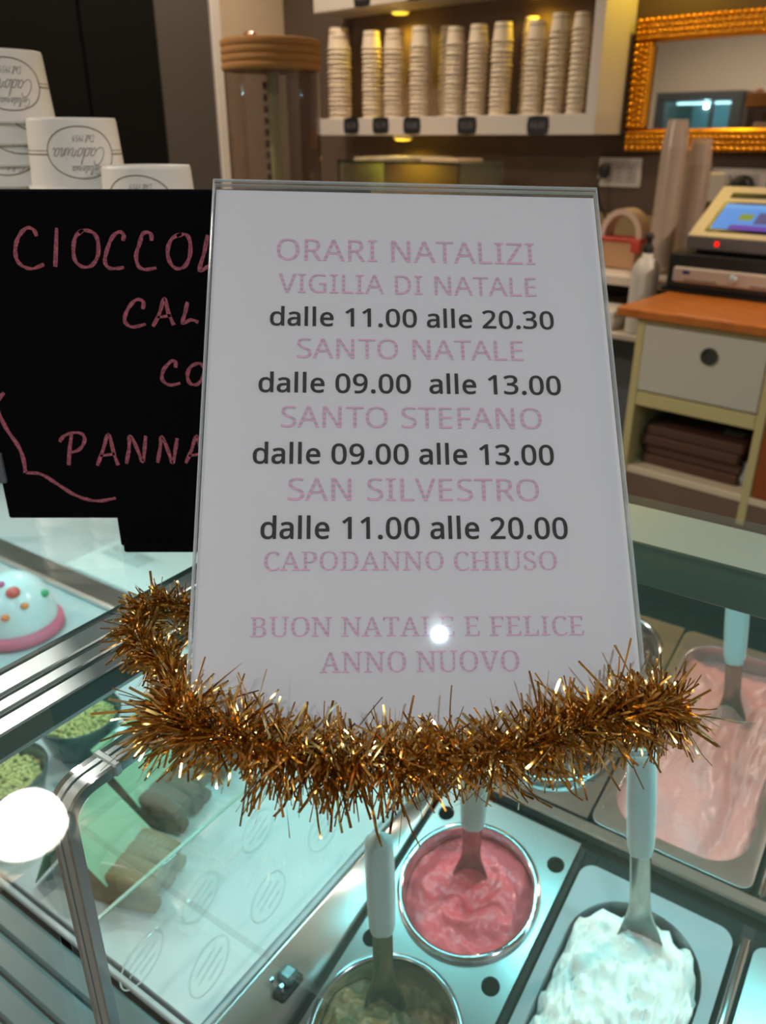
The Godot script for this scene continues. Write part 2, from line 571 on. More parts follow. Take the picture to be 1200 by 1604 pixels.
	# glass partition standing among the packets
	var pt := part(t, "partition_glass", bx(V(-0.468, 0.965, -0.35), V(0.004, 0.07, 0.19), 0.0005), M.clear)
	part(pt, "edge", bx(V(-0.468, 1.0008, -0.35), V(0.004, 0.0016, 0.19), 0.0004), M.glass_edge)

func pan_shell(outer: PackedVector2Array, inner: PackedVector2Array, deep: float, thick := 0.004) -> ArrayMesh:
	var mb := MB.new()
	var small := PackedVector2Array()
	for p in inner:
		small.append(p * 0.93)
	mb.grid([ring3(outer, -thick), ring3(outer, -0.001)], true)
	mb.grid([ring3(outer, -0.001), ring3(outer, 0.0), ring3(inner, 0.0), ring3(inner, -0.002)], true, Vector3.UP)
	var rows := [ring3(inner, -0.002), ring3(inner, -deep * 0.5), ring3(small, -deep)]
	# the wall seen from inside
	mb.grid(rows, true)
	mb.fan(ring3(small, -deep), Vector3.UP)
	return mb.mesh()

func content(ring: PackedVector2Array, steps: int, h: Callable) -> ArrayMesh:
	var rows := []
	for k in steps + 1:
		var row := PackedVector3Array()
		for p in ring:
			var q := p * maxf(0.001, float(k) / steps)
			row.append(V(q.x, h.call(q.x, q.y), -q.y))
		rows.append(row)
	return MB.new().grid(rows, true, Vector3.UP).mesh()

func circle2(r: float, nn := 48) -> PackedVector2Array:
	var o := PackedVector2Array()
	for k in nn:
		o.append(Vector2(cos(TAU * k / nn), sin(TAU * k / nn)) * r)
	return o

func dense(p: PackedVector2Array, nn: int) -> PackedVector2Array:
	var total := 0.0
	for k in p.size():
		total += p[k].distance_to(p[(k + 1) % p.size()])
	var o := PackedVector2Array()
	var k := 0
	var at := 0.0
	for i in nn:
		var want := total * i / nn
		while at + p[k % p.size()].distance_to(p[(k + 1) % p.size()]) < want:
			at += p[k % p.size()].distance_to(p[(k + 1) % p.size()])
			k += 1
		var seg := p[k % p.size()].distance_to(p[(k + 1) % p.size()])
		o.append(p[k % p.size()].lerp(p[(k + 1) % p.size()], (want - at) / maxf(seg, 1e-9)))
	return o

func gel_mat(c: Color, rough := 0.5, sss := 0.25) -> StandardMaterial3D:
	var m := mat(c, rough)
	m.subsurf_scatter_enabled = sss > 0.0
	m.subsurf_scatter_strength = sss
	m.normal_enabled = true
	m.normal_texture = M.fine_normal
	m.normal_scale = 0.25
	tri_map(m, V(14, 14, 14))
	return m

func spatula(label: String, foot: Vector3, top: Vector3, dip: float, handle_m: Material, flare := 0.021, turn_out := 0.0) -> void:
	# foot and top are in the case frame; the blade goes dip deeper than foot
	var t := thing("spatula", label, "spatula", FC, foot, 0.0, "gelato spatulas")
	var ax := (top - foot)
	var L := ax.length()
	ax = ax.normalized()
	var eye := FC.affine_inverse() * V(0, 1.6, 0) - foot
	var face := (eye - ax * eye.dot(ax)).normalized()
	face = face.rotated(ax, turn_out)
	var side := ax.cross(face).normalized()
	var hl := 0.118
	# handle: rounded bar
	var rows := []
	var nseg := 14
	for k in nseg + 1:
		var u := float(k) / nseg
		var s := L - hl + hl * u
		var w := 0.0108 + 0.0012 * sin(PI * u)
		var d := 0.0075
		var endf := 1.0
		if u < 0.06:
			endf = 0.86 + 0.14 * u / 0.06
		if u > 0.93:
			endf = sqrt(maxf(0.02, 1.0 - pow((u - 0.93) / 0.07, 2.0)))
		var row := PackedVector3Array()
		for p in roundrect(2 * w * endf, 2 * d * endf, 0.0068 * endf, 4):
			row.append(ax * s + side * p.x + face * p.y)
		rows.append(row)
	part(t, "handle", MB.new().loft(rows).mesh(), handle_m)
	# blade: thin, hollowed, flaring towards its foot
	rows = []
	for k in 17:
		var u := float(k) / 16.0
		var s := lerpf(-dip, L - hl + 0.004, u)
		var vis := clampf((s + dip) / (L - hl + dip), 0.0, 1.0)
		var w := lerpf(flare, 0.0088, smoothstep(0.1, 0.62, vis))
		if vis < 0.1:
			w *= 0.8 + 2.0 * vis
		var bow := 0.010 * (w / 0.02) * (1.0 - 0.6 * vis)
		var lean := -0.012 * pow(1.0 - vis, 2.0)
		var row := PackedVector3Array()
		for j in 9:
			var q := -1.0 + j / 4.0
			row.append(ax * s + side * q * w + face * (bow * q * q - bow * 0.5 + lean))
		for j in 9:
			var q := 1.0 - j / 4.0
			row.append(ax * s + side * q * w + face * (bow * q * q - bow * 0.5 + lean - 0.0016))
		rows.append(row)
	part(t, "blade", MB.new().loft(rows).mesh(), M.blade)

func build_pans() -> void:
	M.fine_normal = noise_tex(0.03, Color.BLACK, Color.WHITE, 256, true, 6.0)
	M.blade = mat(Color(0.58, 0.57, 0.55), 0.17, 1.0)
	var nz := FastNoiseLite.new()
	nz.seed = 3
	nz.frequency = 1.0
	nz.fractal_octaves = 3
	# --- steel strip with a black clip, gaskets, rails
	var t := thing("pan_rack", "front stainless rack with black gaskets that carries the gelato pans", "rack", FR1, V(0, 0, 0.08))
	# a folded steel strip: level along the dry floor, sloping with the pans on its other edge
	var to_row := (FR1 * Transform3D(Basis.IDENTITY, V(0, 0, 0.08))).affine_inverse() * FC
	var rows0 := []
	for k in 9:
		var q := k / 8.0
		var ld := lerpf(0.268, 0.604, q)
		rows0.append(PackedVector3Array([to_row * V(-0.363, 0.905, -ld), to_row * V(-0.362, 0.931, -ld), to_row * V(-0.357, 0.932, -ld), V(-0.3345, 0.001, lerpf(0.172, -0.165, q)), V(-0.3310, -0.001, lerpf(0.172, -0.165, q)), V(-0.3305, -0.012, lerpf(0.172, -0.165, q))]))
	part(t, "side_strip", MB.new().grid(rows0, false, Vector3.UP).mesh(), M.steel)
	part(t, "gasket", bx(V(-0.3275, -0.010, 0), V(0.006, 0.012, 0.345), 0.001), M.rubber)
	part(t, "gasket", bx(V(-0.1705, -0.010, 0), V(0.006, 0.012, 0.345), 0.001), M.rubber)
	part(t, "gasket", bx(V(-0.012, -0.012, 0), V(0.012, 0.012, 0.345), 0.001), M.rubber)
	part(t, "divider_rail", MB.new().tube(PackedVector3Array([V(-0.012, 0.001, 0.172), V(-0.012, 0.001, -0.155)]), 0.0042, 10).mesh(), M.chrome)
	t = thing("pan_rack", "rear stainless rack with a bright lip behind the front pans", "rack", FR2, V(0, 0, 0))
	part(t, "cross_channel", bx(V(0.3, -0.030, 0.012), V(1.34, 0.004, 0.036), 0.001), M.rubber)
	part(t, "cross_lip", bx(V(0.3, -0.007, -0.003), V(1.34, 0.014, 0.014), 0.002), M.steel)
	part(t, "gasket", bx(V(-0.0105, -0.012, -0.178), V(0.012, 0.012, 0.335), 0.001), M.rubber)
	part(t, "divider_rail", bx(V(-0.0105, 0.000, -0.178), V(0.006, 0.008, 0.335), 0.002), M.chrome)
	t = thing("rear_ledge", "dark glossy ledge behind the rear row of pans", "ledge", FC, V(0, 0.95, -1.055))
	part(t, "ledge_board", bx(V(0.3, -0.006, 0), V(1.32, 0.012, 0.145), 0.002), mat(Color(0.10, 0.11, 0.10), 0.12))
	t = thing("rail_clip", "small black and clear plastic clip on the steel strip", "clip", FC, V(-0.346, 0.905, -0.350))
	part(t, "base", bx(V(0, 0.004, 0), V(0.022, 0.008, 0.030), 0.002), M.black)
	part(t, "block", bx(V(0.002, 0.012, -0.004), V(0.014, 0.010, 0.016), 0.003), mat(Color(0.35, 0.42, 0.42), 0.15))
	for q in [-0.006, 0.006]:
		part(t, "pin", MB.new().tube(PackedVector3Array([V(q, 0.008, 0.010), V(q, 0.018, 0.010)]), 0.002, 8).mesh(), M.chrome)
	# --- plate with two round openings
	t = thing("tub_plate", "stainless plate with two round openings beside the steel strip", "plate", FR1, V(-0.249, 0, 0.08))
	var cs := CSGCombiner3D.new()
	cs.name = "sheet"
	t.add_child(cs)
	var cb := CSGBox3D.new()
	cb.size = V(0.150, 0.006, 0.345)
	cb.position = V(0, -0.003, 0)
	cb.material = M.steel
	cs.add_child(cb)
	for q in [[-0.0018, -0.076, 0.067], [-0.0018, 0.075, 0.067], [-0.062, -0.138, 0.0085], [-0.060, 0.010, 0.0085], [0.058, -0.008, 0.0085], [0.060, 0.140, 0.0085], [0.062, -0.140, 0.0085]]:
		var cc := CSGCylinder3D.new()
		cc.operation = CSGShape3D.OPERATION_SUBTRACTION
		cc.radius = q[2]
		cc.height = 0.03
		cc.sides = 48
		cc.position = V(q[0], 0, q[1])
		cc.material = M.steel
		cs.add_child(cc)
	# --- round tubs
	var tubs := [
		[Vector3(-0.2508, 0, 0.004), "round steel tub of raspberry pink gelato"],
		[Vector3(-0.2508, 0, 0.155), "round steel tub of olive brown gelato at the front"],
	]
	for q in tubs:
		t = thing("round_tub", q[1], "tub", FR1, q[0], 0.0, "round steel tubs")
		part(t, "shell", MB.new().lathe([Vector2(0.050, -0.12), Vector2(0.062, -0.115), Vector2(0.0645, -0.01), Vector2(0.0650, 0.002)], 48).mesh(), M.steel)
		part(t, "rim", MB.new().lathe([Vector2(0.0635, -0.006), Vector2(0.0637, 0.004), Vector2(0.0650, 0.007), Vector2(0.0685, 0.0065), Vector2(0.0705, 0.004), Vector2(0.0705, 0.002), Vector2(0.067, 0.001)], 56, Vector3.ZERO, Vector3.UP).mesh(), M.chrome)
	# pink, swirled
	t = thing("gelato", "smooth raspberry pink gelato heaped in the round steel tub", "gelato", FR1, tubs[0][0], 0.0, "gelato in the pans")
	var hp := func(x: float, y: float) -> float:
		var r := Vector2(x, y).length() / 0.062
		var a := atan2(y, x)
		var s := sin(a * 1.0 - r * 4.2 + 0.8 + 0.5 * nz.get_noise_2d(x * 45, y * 45))
		var h := -0.018 + 0.016 * (1.0 - r * r) * 0.7
		h += 0.0045 * smoothstep(0.1, 0.9, absf(s)) * smoothstep(0.0, 0.5, r)
		h += 0.0035 * nz.get_noise_2d(x * 34 + 4, y * 34)
		h -= 0.010 * exp(-(pow((x - 0.000) / 0.010, 2.0) + pow((y + 0.018) / 0.007, 2.0)))
		h += 0.006 * exp(-(pow((x + 0.004) / 0.012, 2.0) + pow((y + 0.030) / 0.006, 2.0)))
		h -= 0.004 * exp(-pow((y - 0.25 * x + 0.012 + 0.006 * sin(x * 160)) / 0.0022, 2.0)) * smoothstep(0.060, 0.03, absf(x + 0.005))
		return h
	part(t, "scoop_surface", content(circle2(0.0638, 96), 44, hp), gel_mat(Color(0.86, 0.36, 0.39), 0.30, 0.15))
	# olive brown, dug out on the far side
	t = thing("gelato", "olive brown gelato half dug out of the front round tub", "gelato", FR1, tubs[1][0], 0.0, "gelato in the pans")
	var ho := func(x: float, y: float) -> float:
		var h := -0.016 + 0.010 * nz.get_noise_2d(x * 34 + 9, y * 34) + 0.004 * nz.get_noise_2d(x * 120, y * 120)
		h -= 0.030 * smoothstep(-0.01, 0.045, y + 0.5 * x)
		h += 0.010 * exp(-(pow((x + 0.03) / 0.016, 2.0) + pow((y + 0.01) / 0.02, 2.0)))
		return h
	part(t, "scoop_surface", content(circle2(0.0638, 80), 36, ho), gel_mat(Color(0.50, 0.46, 0.30), 0.45))
	# --- white pan
	t = thing("gelato_pan", "pale grey plastic pan of white gelato", "pan", FR1, V(-0.0925, 0, 0.0975), 0.0, "gelato pans")
	var inner := roundrect(0.121, 0.316, 0.056, 10)
	var outer := roundrect(0.143, 0.350, 0.014, 10)
	part(t, "shell", pan_shell(outer, inner, 0.10, 0.010), mat(Color(0.55, 0.60, 0.61), 0.4))
	t = thing("gelato", "fluffy white gelato filling the pale grey pan", "gelato", FR1, V(-0.0925, 0, 0.0975), 0.0, "gelato in the pans")
	var nw := FastNoiseLite.new()
	nw.seed = 11
	nw.frequency = 1.0
	nw.noise_type = FastNoiseLite.TYPE_CELLULAR
	nw.cellular_return_type = FastNoiseLite.RETURN_DISTANCE
	nw.fractal_octaves = 2
	var hw := func(x: float, y: float) -> float:
		var ed := maxf(absf(x) / 0.0605, absf(y) / 0.158)
		var h := 0.006 - 0.020 * pow(ed, 5.0)
		h += 0.012 * nz.get_noise_2d(x * 26 + 2, y * 26) + 0.008 * nz.get_noise_2d(x * 70, y * 70)
		h -= 0.011 * (nw.get_noise_2d(x * 48, y * 48) + 0.5)
		h += 0.0015 * nz.get_noise_2d(x * 260, y * 260)
		h -= 0.012 * exp(-(pow((x - 0.002) / 0.020, 2.0) + pow((y - 0.108) / 0.012, 2.0)))
		return h
	var ringw := PackedVector2Array()
	for p in dense(inner, 120):
		ringw.append(p * (0.955 + 0.045 * nz.get_noise_2d(p.x * 70, p.y * 70)))
	part(t, "scoop_surface", content(ringw, 52, hw), gel_mat(Color(0.94, 0.95, 0.92), 0.6, 0.1))
	# --- long pink pan behind
	t = thing("gelato_pan", "long stainless pan of pale pink gelato in the rear row", "pan", FR2, V(-0.099, 0, -0.1775), 0.0, "gelato pans")
	inner = roundrect(0.134, 0.305, 0.040, 10)
	outer = roundrect(0.158, 0.332, 0.012, 10)
	part(t, "shell", pan_shell(outer, inner, 0.11, 0.010), M.steel)
	t = thing("gelato", "pale pink gelato with long smooth folds in the rear pan", "gelato", FR2, V(-0.099, 0, -0.1775), 0.0, "gelato in the pans")
	var hk := func(x: float, y: float) -> float:
		var ed := maxf(absf(x) / 0.067, absf(y) / 0.1525)
		var h := -0.006 - 0.008 * pow(ed, 6.0)
		var bend := x + 0.020 * sin(y * 18.0 + 0.6) - 0.12 * y
		h += 0.013 * exp(-pow((bend - 0.006) / 0.015, 2.0)) * smoothstep(0.14, 0.05, absf(y - 0.0))
		h -= 0.009 * exp(-pow((bend - 0.034) / 0.007, 2.0))
		h += 0.007 * nz.get_noise_2d(x * 22, y * 9) + 0.0022 * nz.get_noise_2d(x * 80, y * 24)
		h -= 0.012 * smoothstep(0.085, 0.13, y + 0.4 * x + 0.006 * nz.get_noise_2d(x * 90, 3))
		h += 0.008 * exp(-pow((y - 0.085 + 0.3 * x) / 0.008, 2.0)) * smoothstep(0.06, 0.0, absf(x))
		return h
	part(t, "scoop_surface", content(dense(inner, 110), 48, hk), gel_mat(Color(0.79, 0.54, 0.51), 0.40, 0.15))
	# --- rear round tubs, left of the pink pan
	for q in [[-0.262, -0.100, "round tub of dark blue black gelato behind the garland", Color(0.10, 0.12, 0.16), "dark blue black gelato in the tub behind the garland"], [-0.262, -0.258, "round tub of dark cherry gelato beside the notice", Color(0.22, 0.10, 0.11), "dark cherry gelato in the tub beside the notice"]]:
		t = thing("round_tub", q[2], "tub", FR2, V(q[0], 0, q[1]), 0.0, "round steel tubs")
		part(t, "shell", MB.new().lathe([Vector2(0.060, -0.12), Vector2(0.071, -0.115), Vector2(0.0715, 0.002)], 40).mesh(), M.steel)
		part(t, "rim", MB.new().lathe([Vector2(0.0705, -0.006), Vector2(0.0707, 0.006), Vector2(0.072, 0.009), Vector2(0.0755, 0.0085), Vector2(0.0775, 0.006), Vector2(0.0775, 0.002)], 48, Vector3.ZERO, Vector3.UP).mesh(), M.chrome)
		t = thing("gelato", q[4], "gelato", FR2, V(q[0], 0, q[1]), 0.0, "gelato in the pans")
		var off: float = q[0] * 7 + q[1]
		part(t, "scoop_surface", content(circle2(0.0708, 56), 20, func(x: float, y: float) -> float: return -0.012 + 0.008 * nz.get_noise_2d(x * 40 + off * 50, y * 40)), gel_mat(q[3], 0.3, 0.0))
	t = thing("tub_plate", "stainless plate around the rear round tubs", "plate", FR2, V(-0.262, 0, -0.178))
	cs = CSGCombiner3D.new()
	cs.name = "sheet"
	t.add_child(cs)
	cb = CSGBox3D.new()
	cb.size = V(0.162, 0.006, 0.332)
	cb.position = V(0, -0.003, 0)
	cb.material = M.steel
	cs.add_child(cb)
	for q in [[0.0, 0.078], [0.0, -0.080]]:
		var cc := CSGCylinder3D.new()
		cc.operation = CSGShape3D.OPERATION_SUBTRACTION
		cc.radius = 0.0725
		cc.height = 0.03
		cc.sides = 40
		cc.position = V(q[0], 0, q[1])
		cc.material = M.steel
		cs.add_child(cc)
	# --- right hand neighbours
	t = thing("gelato_pan", "stainless pan of dark berry sauce at the case corner", "pan", FR1, V(0.071, 0, 0.0975), 0.0, "gelato pans")
	inner = roundrect(0.118, 0.150, 0.056, 10)
	outer = roundrect(0.150, 0.350, 0.012, 10)
	part(t, "shell", pan_shell(outer, inner, 0.10, 0.010), M.steel)
	t = thing("gelato", "glossy dark berry sauce in the corner pan", "gelato", FR1, V(0.071, 0, 0.0975), 0.0, "gelato in the pans")
	part(t, "scoop_surface", content(dense(inner, 90), 36, func(x: float, y: float) -> float: return -0.014 + 0.012 * absf(nz.get_noise_2d(x * 90, y * 90)) + 0.004 * nz.get_noise_2d(x * 200, y * 200)), gel_mat(Color(0.14, 0.09, 0.09), 0.15, 0.0))
	t = thing("gelato_pan", "stainless pan right of the pale pink one in the rear row", "pan", FR2, V(0.079, 0, -0.1775), 0.0, "gelato pans")
	inner = roundrect(0.134, 0.305, 0.040, 10)
	outer = roundrect(0.158, 0.332, 0.012, 10)
	part(t, "shell", pan_shell(outer, inner, 0.11, 0.010), M.steel)
	# --- spatulas
	var hwhite := mat(Color(0.74, 0.80, 0.79), 0.35)
	spatula("white handled spatula standing in the olive brown gelato", V(-0.268, 0.882, -0.396), V(-0.266, 1.110, -0.384), 0.02, hwhite, 0.019)
	spatula("white handled spatula standing in the white gelato", V(-0.091, 0.935, -0.545), V(-0.117, 1.162, -0.540), 0.03, hwhite, 0.022)
	spatula("white handled spatula standing in the raspberry gelato behind the garland", V(-0.256, 0.925, -0.529), V(-0.226, 1.148, -0.465), 0.025, hwhite, 0.018)
	spatula("white handled spatula standing in the pale pink gelato", V(-0.092, 0.985, -0.855), V(-0.106, 1.190, -0.800), 0.03, hwhite, 0.017)

# ------------------------------------------------------------------ goods in the dry half
func build_case_goods() -> void:
	# printed liner paper
	var t := thing("liner_paper", "white greaseproof liner paper with faint oval prints beside the pans", "paper", FC, V(-0.47, 0.928, -0.43))
	var nz := FastNoiseLite.new()
	nz.seed = 5
	nz.frequency = 1.0
	var lift := func(x: float, z: float) -> float: return 0.0022 + 0.0016 * nz.get_noise_2d(x * 14, z * 14) + 0.0006 * nz.get_noise_2d(x * 50, z * 50)
	var rows := []
	for i in 49:
		var row := PackedVector3Array()
		for j in 37:
			var x := -0.115 + 0.215 * j / 36.0
			var z := -0.165 + 0.325 * i / 48.0
			row.append(V(x, lift.call(x, z), z))
		rows.append(row)
	part(t, "sheet", MB.new().grid(rows, false, Vector3.UP).mesh(), mat(Color(0.74, 0.82, 0.82), 0.6))  # white paper with the cyan cast of the case light in its colour
	var print_m := mat(Color(0.69, 0.77, 0.75), 0.7)
	for q in [[-0.526, 0.408], [-0.472, 0.455], [-0.461, 0.362], [-0.407, 0.399], [-0.402, 0.315], [-0.456, 0.285], [-0.415, 0.495], [-0.52, 0.51]]:
		var mb := MB.new()
		var cx: float = q[0] + 0.47
		var cz: float = -q[1] + 0.43
		for rr in [1.0]:
			var path := PackedVector3Array()
			var nn := PackedVector3Array()
			for k in 33:
				var a := TAU * k / 32.0
				var x: float = cx + cos(a) * 0.0135 * rr + sin(a) * 0.009
				var z: float = cz + sin(a) * 0.029 * rr
				path.append(V(x, lift.call(x, z) + 0.0004, z))
				nn.append(Vector3.UP)
			mb.ribbon(path, nn, 0.0012)
		for ln in [[-0.005, 0.015], [0.001, 0.019], [0.007, 0.010]]:
			var path := PackedVector3Array()
			var nn := PackedVector3Array()
			for k in 25:
				var z: float = cz - ln[1] + 2 * ln[1] * k / 24.0
				var x: float = cx + ln[0] + (z - cz) * 0.26 + 0.0010 * (1 if k % 2 == 0 else -1)
				path.append(V(x, lift.call(x, z) + 0.0004, z))
				nn.append(Vector3.UP)
			mb.ribbon(path, nn, 0.0009)
		part(t, "oval_print", mb.mesh(), print_m)
	# biscuit packets with folded green cards
	var bis := mat(Color(0.33, 0.24, 0.15), 0.8)
	bis.normal_enabled = true
	bis.normal_texture = M.fine_normal
	tri_map(bis, V(20, 20, 20))
	var bisy := mat(Color(0.43, 0.36, 0.15), 0.8)
	bisy.normal_enabled = true
	bisy.normal_texture = M.fine_normal
	tri_map(bisy, V(20, 20, 20))
	var card := mat(Color(0.55, 0.72, 0.58), 0.75)
	var film := glass(Color(0.9, 0.95, 0.9), 0.10)
	film.roughness = 0.2
	film.metallic_specular = 0.2
	var spec := [
		[-0.580, -0.325, 0.25, bisy, "biscuit packet with a folded green card nearest the case front"],
		[-0.630, -0.415, 0.15, bis, "biscuit packet with a folded green card between two others"],
		[-0.650, -0.505, 0.10, bis, "biscuit packet with a folded green card half behind the garland"],
	]
	for q in spec:
		t = thing("biscuit_packet", q[4], "packet", FC, V(q[0], 0.929, q[1]), q[2], "biscuit packets")
		# sticks of biscuit lying in two layers
		for k in 8:
			var z := -0.024 + 0.016 * (k % 4)
			var y := 0.011 + 0.019 * (k / 4)
			var b := part(t, "biscuit", MB.new().loft(_stick(0.10 - 0.006 * (k % 3), 0.0105)).mesh(), q[3], V(0.042 + 0.004 * (k % 2), y, z))
			b.rotation.y = rng.randf_range(-0.08, 0.08)
		# clear film round them
		rows = []
		for i in 9:
			var u := float(i) / 8
			var hgt := 0.046 * (1.0 - 0.75 * pow(maxf(0.0, u - 0.55) / 0.45, 2.0))
			var hw := 0.037 + 0.003 * sin(u * 9.0)
			var row := PackedVector3Array()
			for p in roundrect(2 * hw, hgt, minf(0.014, hgt * 0.45), 4):
				row.append(V(-0.012 + 0.150 * u, hgt * 0.5 + p.y + 0.0005, p.x))
			rows.append(row)
		part(t, "film", MB.new().loft(rows).mesh(), film)
		# folded card: a tent leaning over the packet's end
		var cd := MB.new()
		cd.box(V(-0.018, 0.045, 0), V(0.0012, 0.094, 0.074), 0.0004, Basis(Vector3.FORWARD, 0.42))
		cd.box(V(0.024, 0.060, 0), V(0.0012, 0.080, 0.074), 0.0004, Basis(Vector3.FORWARD, -0.80))
		part(t, "green_card", cd.mesh(), card)
		part(t, "ribbon_tie", MB.new().box(V(0.004, 0.089, 0.0), V(0.010, 0.004, 0.012), 0.001).box(V(0.006, 0.082, 0.014), V(0.008, 0.003, 0.030), 0.001, Basis(Vector3.RIGHT, 0.5)).mesh(), mat(Color(0.75, 0.85, 0.86), 0.4))
	# glass bowls of chopped pistachio
	for q in [[-0.735, -0.435, 0.047, "glass bowl of chopped pistachio behind the chrome frame"], [-0.722, -0.325, 0.047, "glass bowl of chopped pistachio partly under the lamp reflection"]]:
		t = thing("pistachio_bowl", q[3], "bowl", FC, V(q[0], 0.929, q[1]), 0.0, "pistachio bowls")
		var r: float = q[2]
		part(t, "bowl", MB.new().lathe([Vector2(0.002, 0.001), Vector2(r * 0.6, 0.0), Vector2(r * 0.85, 0.012), Vector2(r, 0.040), Vector2(r * 1.06, 0.052), Vector2(r * 1.0, 0.053), Vector2(r * 0.93, 0.040), Vector2(r * 0.8, 0.016), Vector2(r * 0.55, 0.006), Vector2(0.002, 0.006)], 40).mesh(), mat(Color(0.35, 0.42, 0.43), 0.06, 0.55))
		var heap := MultiMesh.new()
		heap.transform_format = MultiMesh.TRANSFORM_3D
		heap.mesh = bx(Vector3.ZERO, V(0.0045, 0.003, 0.0035), 0.0008)
		heap.instance_count = 700
		for k in 700:
			var a := rng.randf() * TAU
			var d := sqrt(rng.randf()) * r * 0.88
			var p := V(cos(a) * d, 0.034 + 0.012 * (1.0 - d * d / (r * r)) + rng.randf_range(-0.003, 0.002), sin(a) * d)
			heap.set_instance_transform(k, Transform3D(Basis(V(rng.randf(), rng.randf(), rng.randf() + 0.1).normalized(), rng.randf() * TAU), p))
		var mm := MultiMeshInstance3D.new()
		mm.name = "chopped_pistachio"
		mm.multimesh = heap
		mm.material_override = mat(Color(0.70, 0.71, 0.44), 0.7)
		mm.set_meta("kind", "stuff")
		t.add_child(mm)
		part(t, "filling", MB.new().lathe([Vector2(r * 0.88, 0.030), Vector2(r * 0.5, 0.040), Vector2(0.001, 0.043)], 32, Vector3.ZERO, Vector3.UP).mesh(), mat(Color(0.64, 0.65, 0.38), 0.8))
	# iced dome cake with candy dots
	t = thing("dome_cake", "white iced dome cake with candy dots on a pink base", "cake", FC, V(-1.035, 0.928, -0.545))
	part(t, "pink_base", MB.new().lathe([Vector2(0.060, 0.0), Vector2(0.066, 0.004), Vector2(0.066, 0.014), Vector2(0.058, 0.022), Vector2(0.001, 0.023)], 40).mesh(), mat(Color(0.82, 0.40, 0.50), 0.6))
	var prof := []
	for k in 13:
		var a := PI / 2 * k / 12.0
		prof.append(Vector2(maxf(0.0005, 0.059 * cos(a)), 0.020 + 0.075 * sin(a)))
	prof.push_front(Vector2(0.055, 0.012))
	part(t, "icing", MB.new().lathe(prof, 44).mesh(), mat(Color(0.84, 0.88, 0.88), 0.25))
	var dots := [[0.4, 0.95, 0.010, Color(0.85, 0.30, 0.25)], [1.3, 1.05, 0.009, Color(0.90, 0.42, 0.12)], [1.35, 0.62, 0.0075, Color(0.10, 0.62, 0.30)], [0.75, 0.45, 0.006, Color(0.9, 0.45, 0.15)], [1.0, 1.2, 0.006, Color(0.80, 0.3, 0.55)], [1.6, 0.9, 0.005, Color(0.6, 0.75, 0.2)], [0.2, 0.6, 0.006, Color(0.9, 0.5, 0.2)], [2.4, 0.7, 0.007, Color(0.85, 0.3, 0.3)], [-0.6, 0.6, 0.007, Color(0.2, 0.6, 0.35)]]
	for q in dots:
		var p := V(0.059 * cos(q[1]) * cos(q[0]), 0.020 + 0.075 * sin(q[1]), 0.059 * cos(q[1]) * sin(q[0]))
		var sp := SphereMesh.new()
		sp.radius = q[2]
		sp.height = q[2] * 1.6
		sp.radial_segments = 14
		sp.rings = 8
		part(t, "candy_dot", sp, mat(q[3], 0.35), p)
	# price card lying on the white paper behind
	t = thing("liner_paper", "white printed liner paper under the chalkboard", "paper", FC, V(-0.80, 0.928, -0.90))
	part(t, "sheet", bx(V(0, 0.002, 0), V(0.70, 0.002, 0.38), 0.0005), mat(Color(0.74, 0.82, 0.82), 0.6))  # same tint: the cool case light is put into the paper colour
	t = thing("card_stand", "small clear card stand on the white paper", "card stand", FC, V(-1.08, 0.932, -0.80))
	part(t, "panel", MB.new().box(V(0, 0.035, 0), V(0.10, 0.07, 0.002), 0.0005, Basis(Vector3.RIGHT, -0.3)).mesh(), M.clear)
	part(t, "foot", bx(V(0, 0.001, 0.012), V(0.10, 0.002, 0.04), 0.0005), M.clear)

func _stick(l: float, r: float) -> Array:
	var rows := []
	for i in 9:
		var u := float(i) / 8
		var rr := r * (1.0 - 0.35 * pow(absf(2.0 * u - 1.0), 6.0)) * (1.0 + 0.07 * sin(i * 5.1) + 0.05 * cos(i * 2.3))
		var row := PackedVector3Array()
		for q in roundrect(2 * rr, 1.7 * rr, 0.55 * rr, 3):
			row.append(V(-l / 2 + l * u, q.y, q.x))
		rows.append(row)
	return rows

# ------------------------------------------------------------------ the notice
func sign_frame() -> Transform3D:
	var x := V(0.998602, -0.023948, -0.047122).normalized()
	var y := V(-0.012720, 0.756408, -0.653976).normalized()
	var z := x.cross(y).normalized()
	return Transform3D(Basis(x, y, z), V(0.01716, 1.3462, -0.28411))

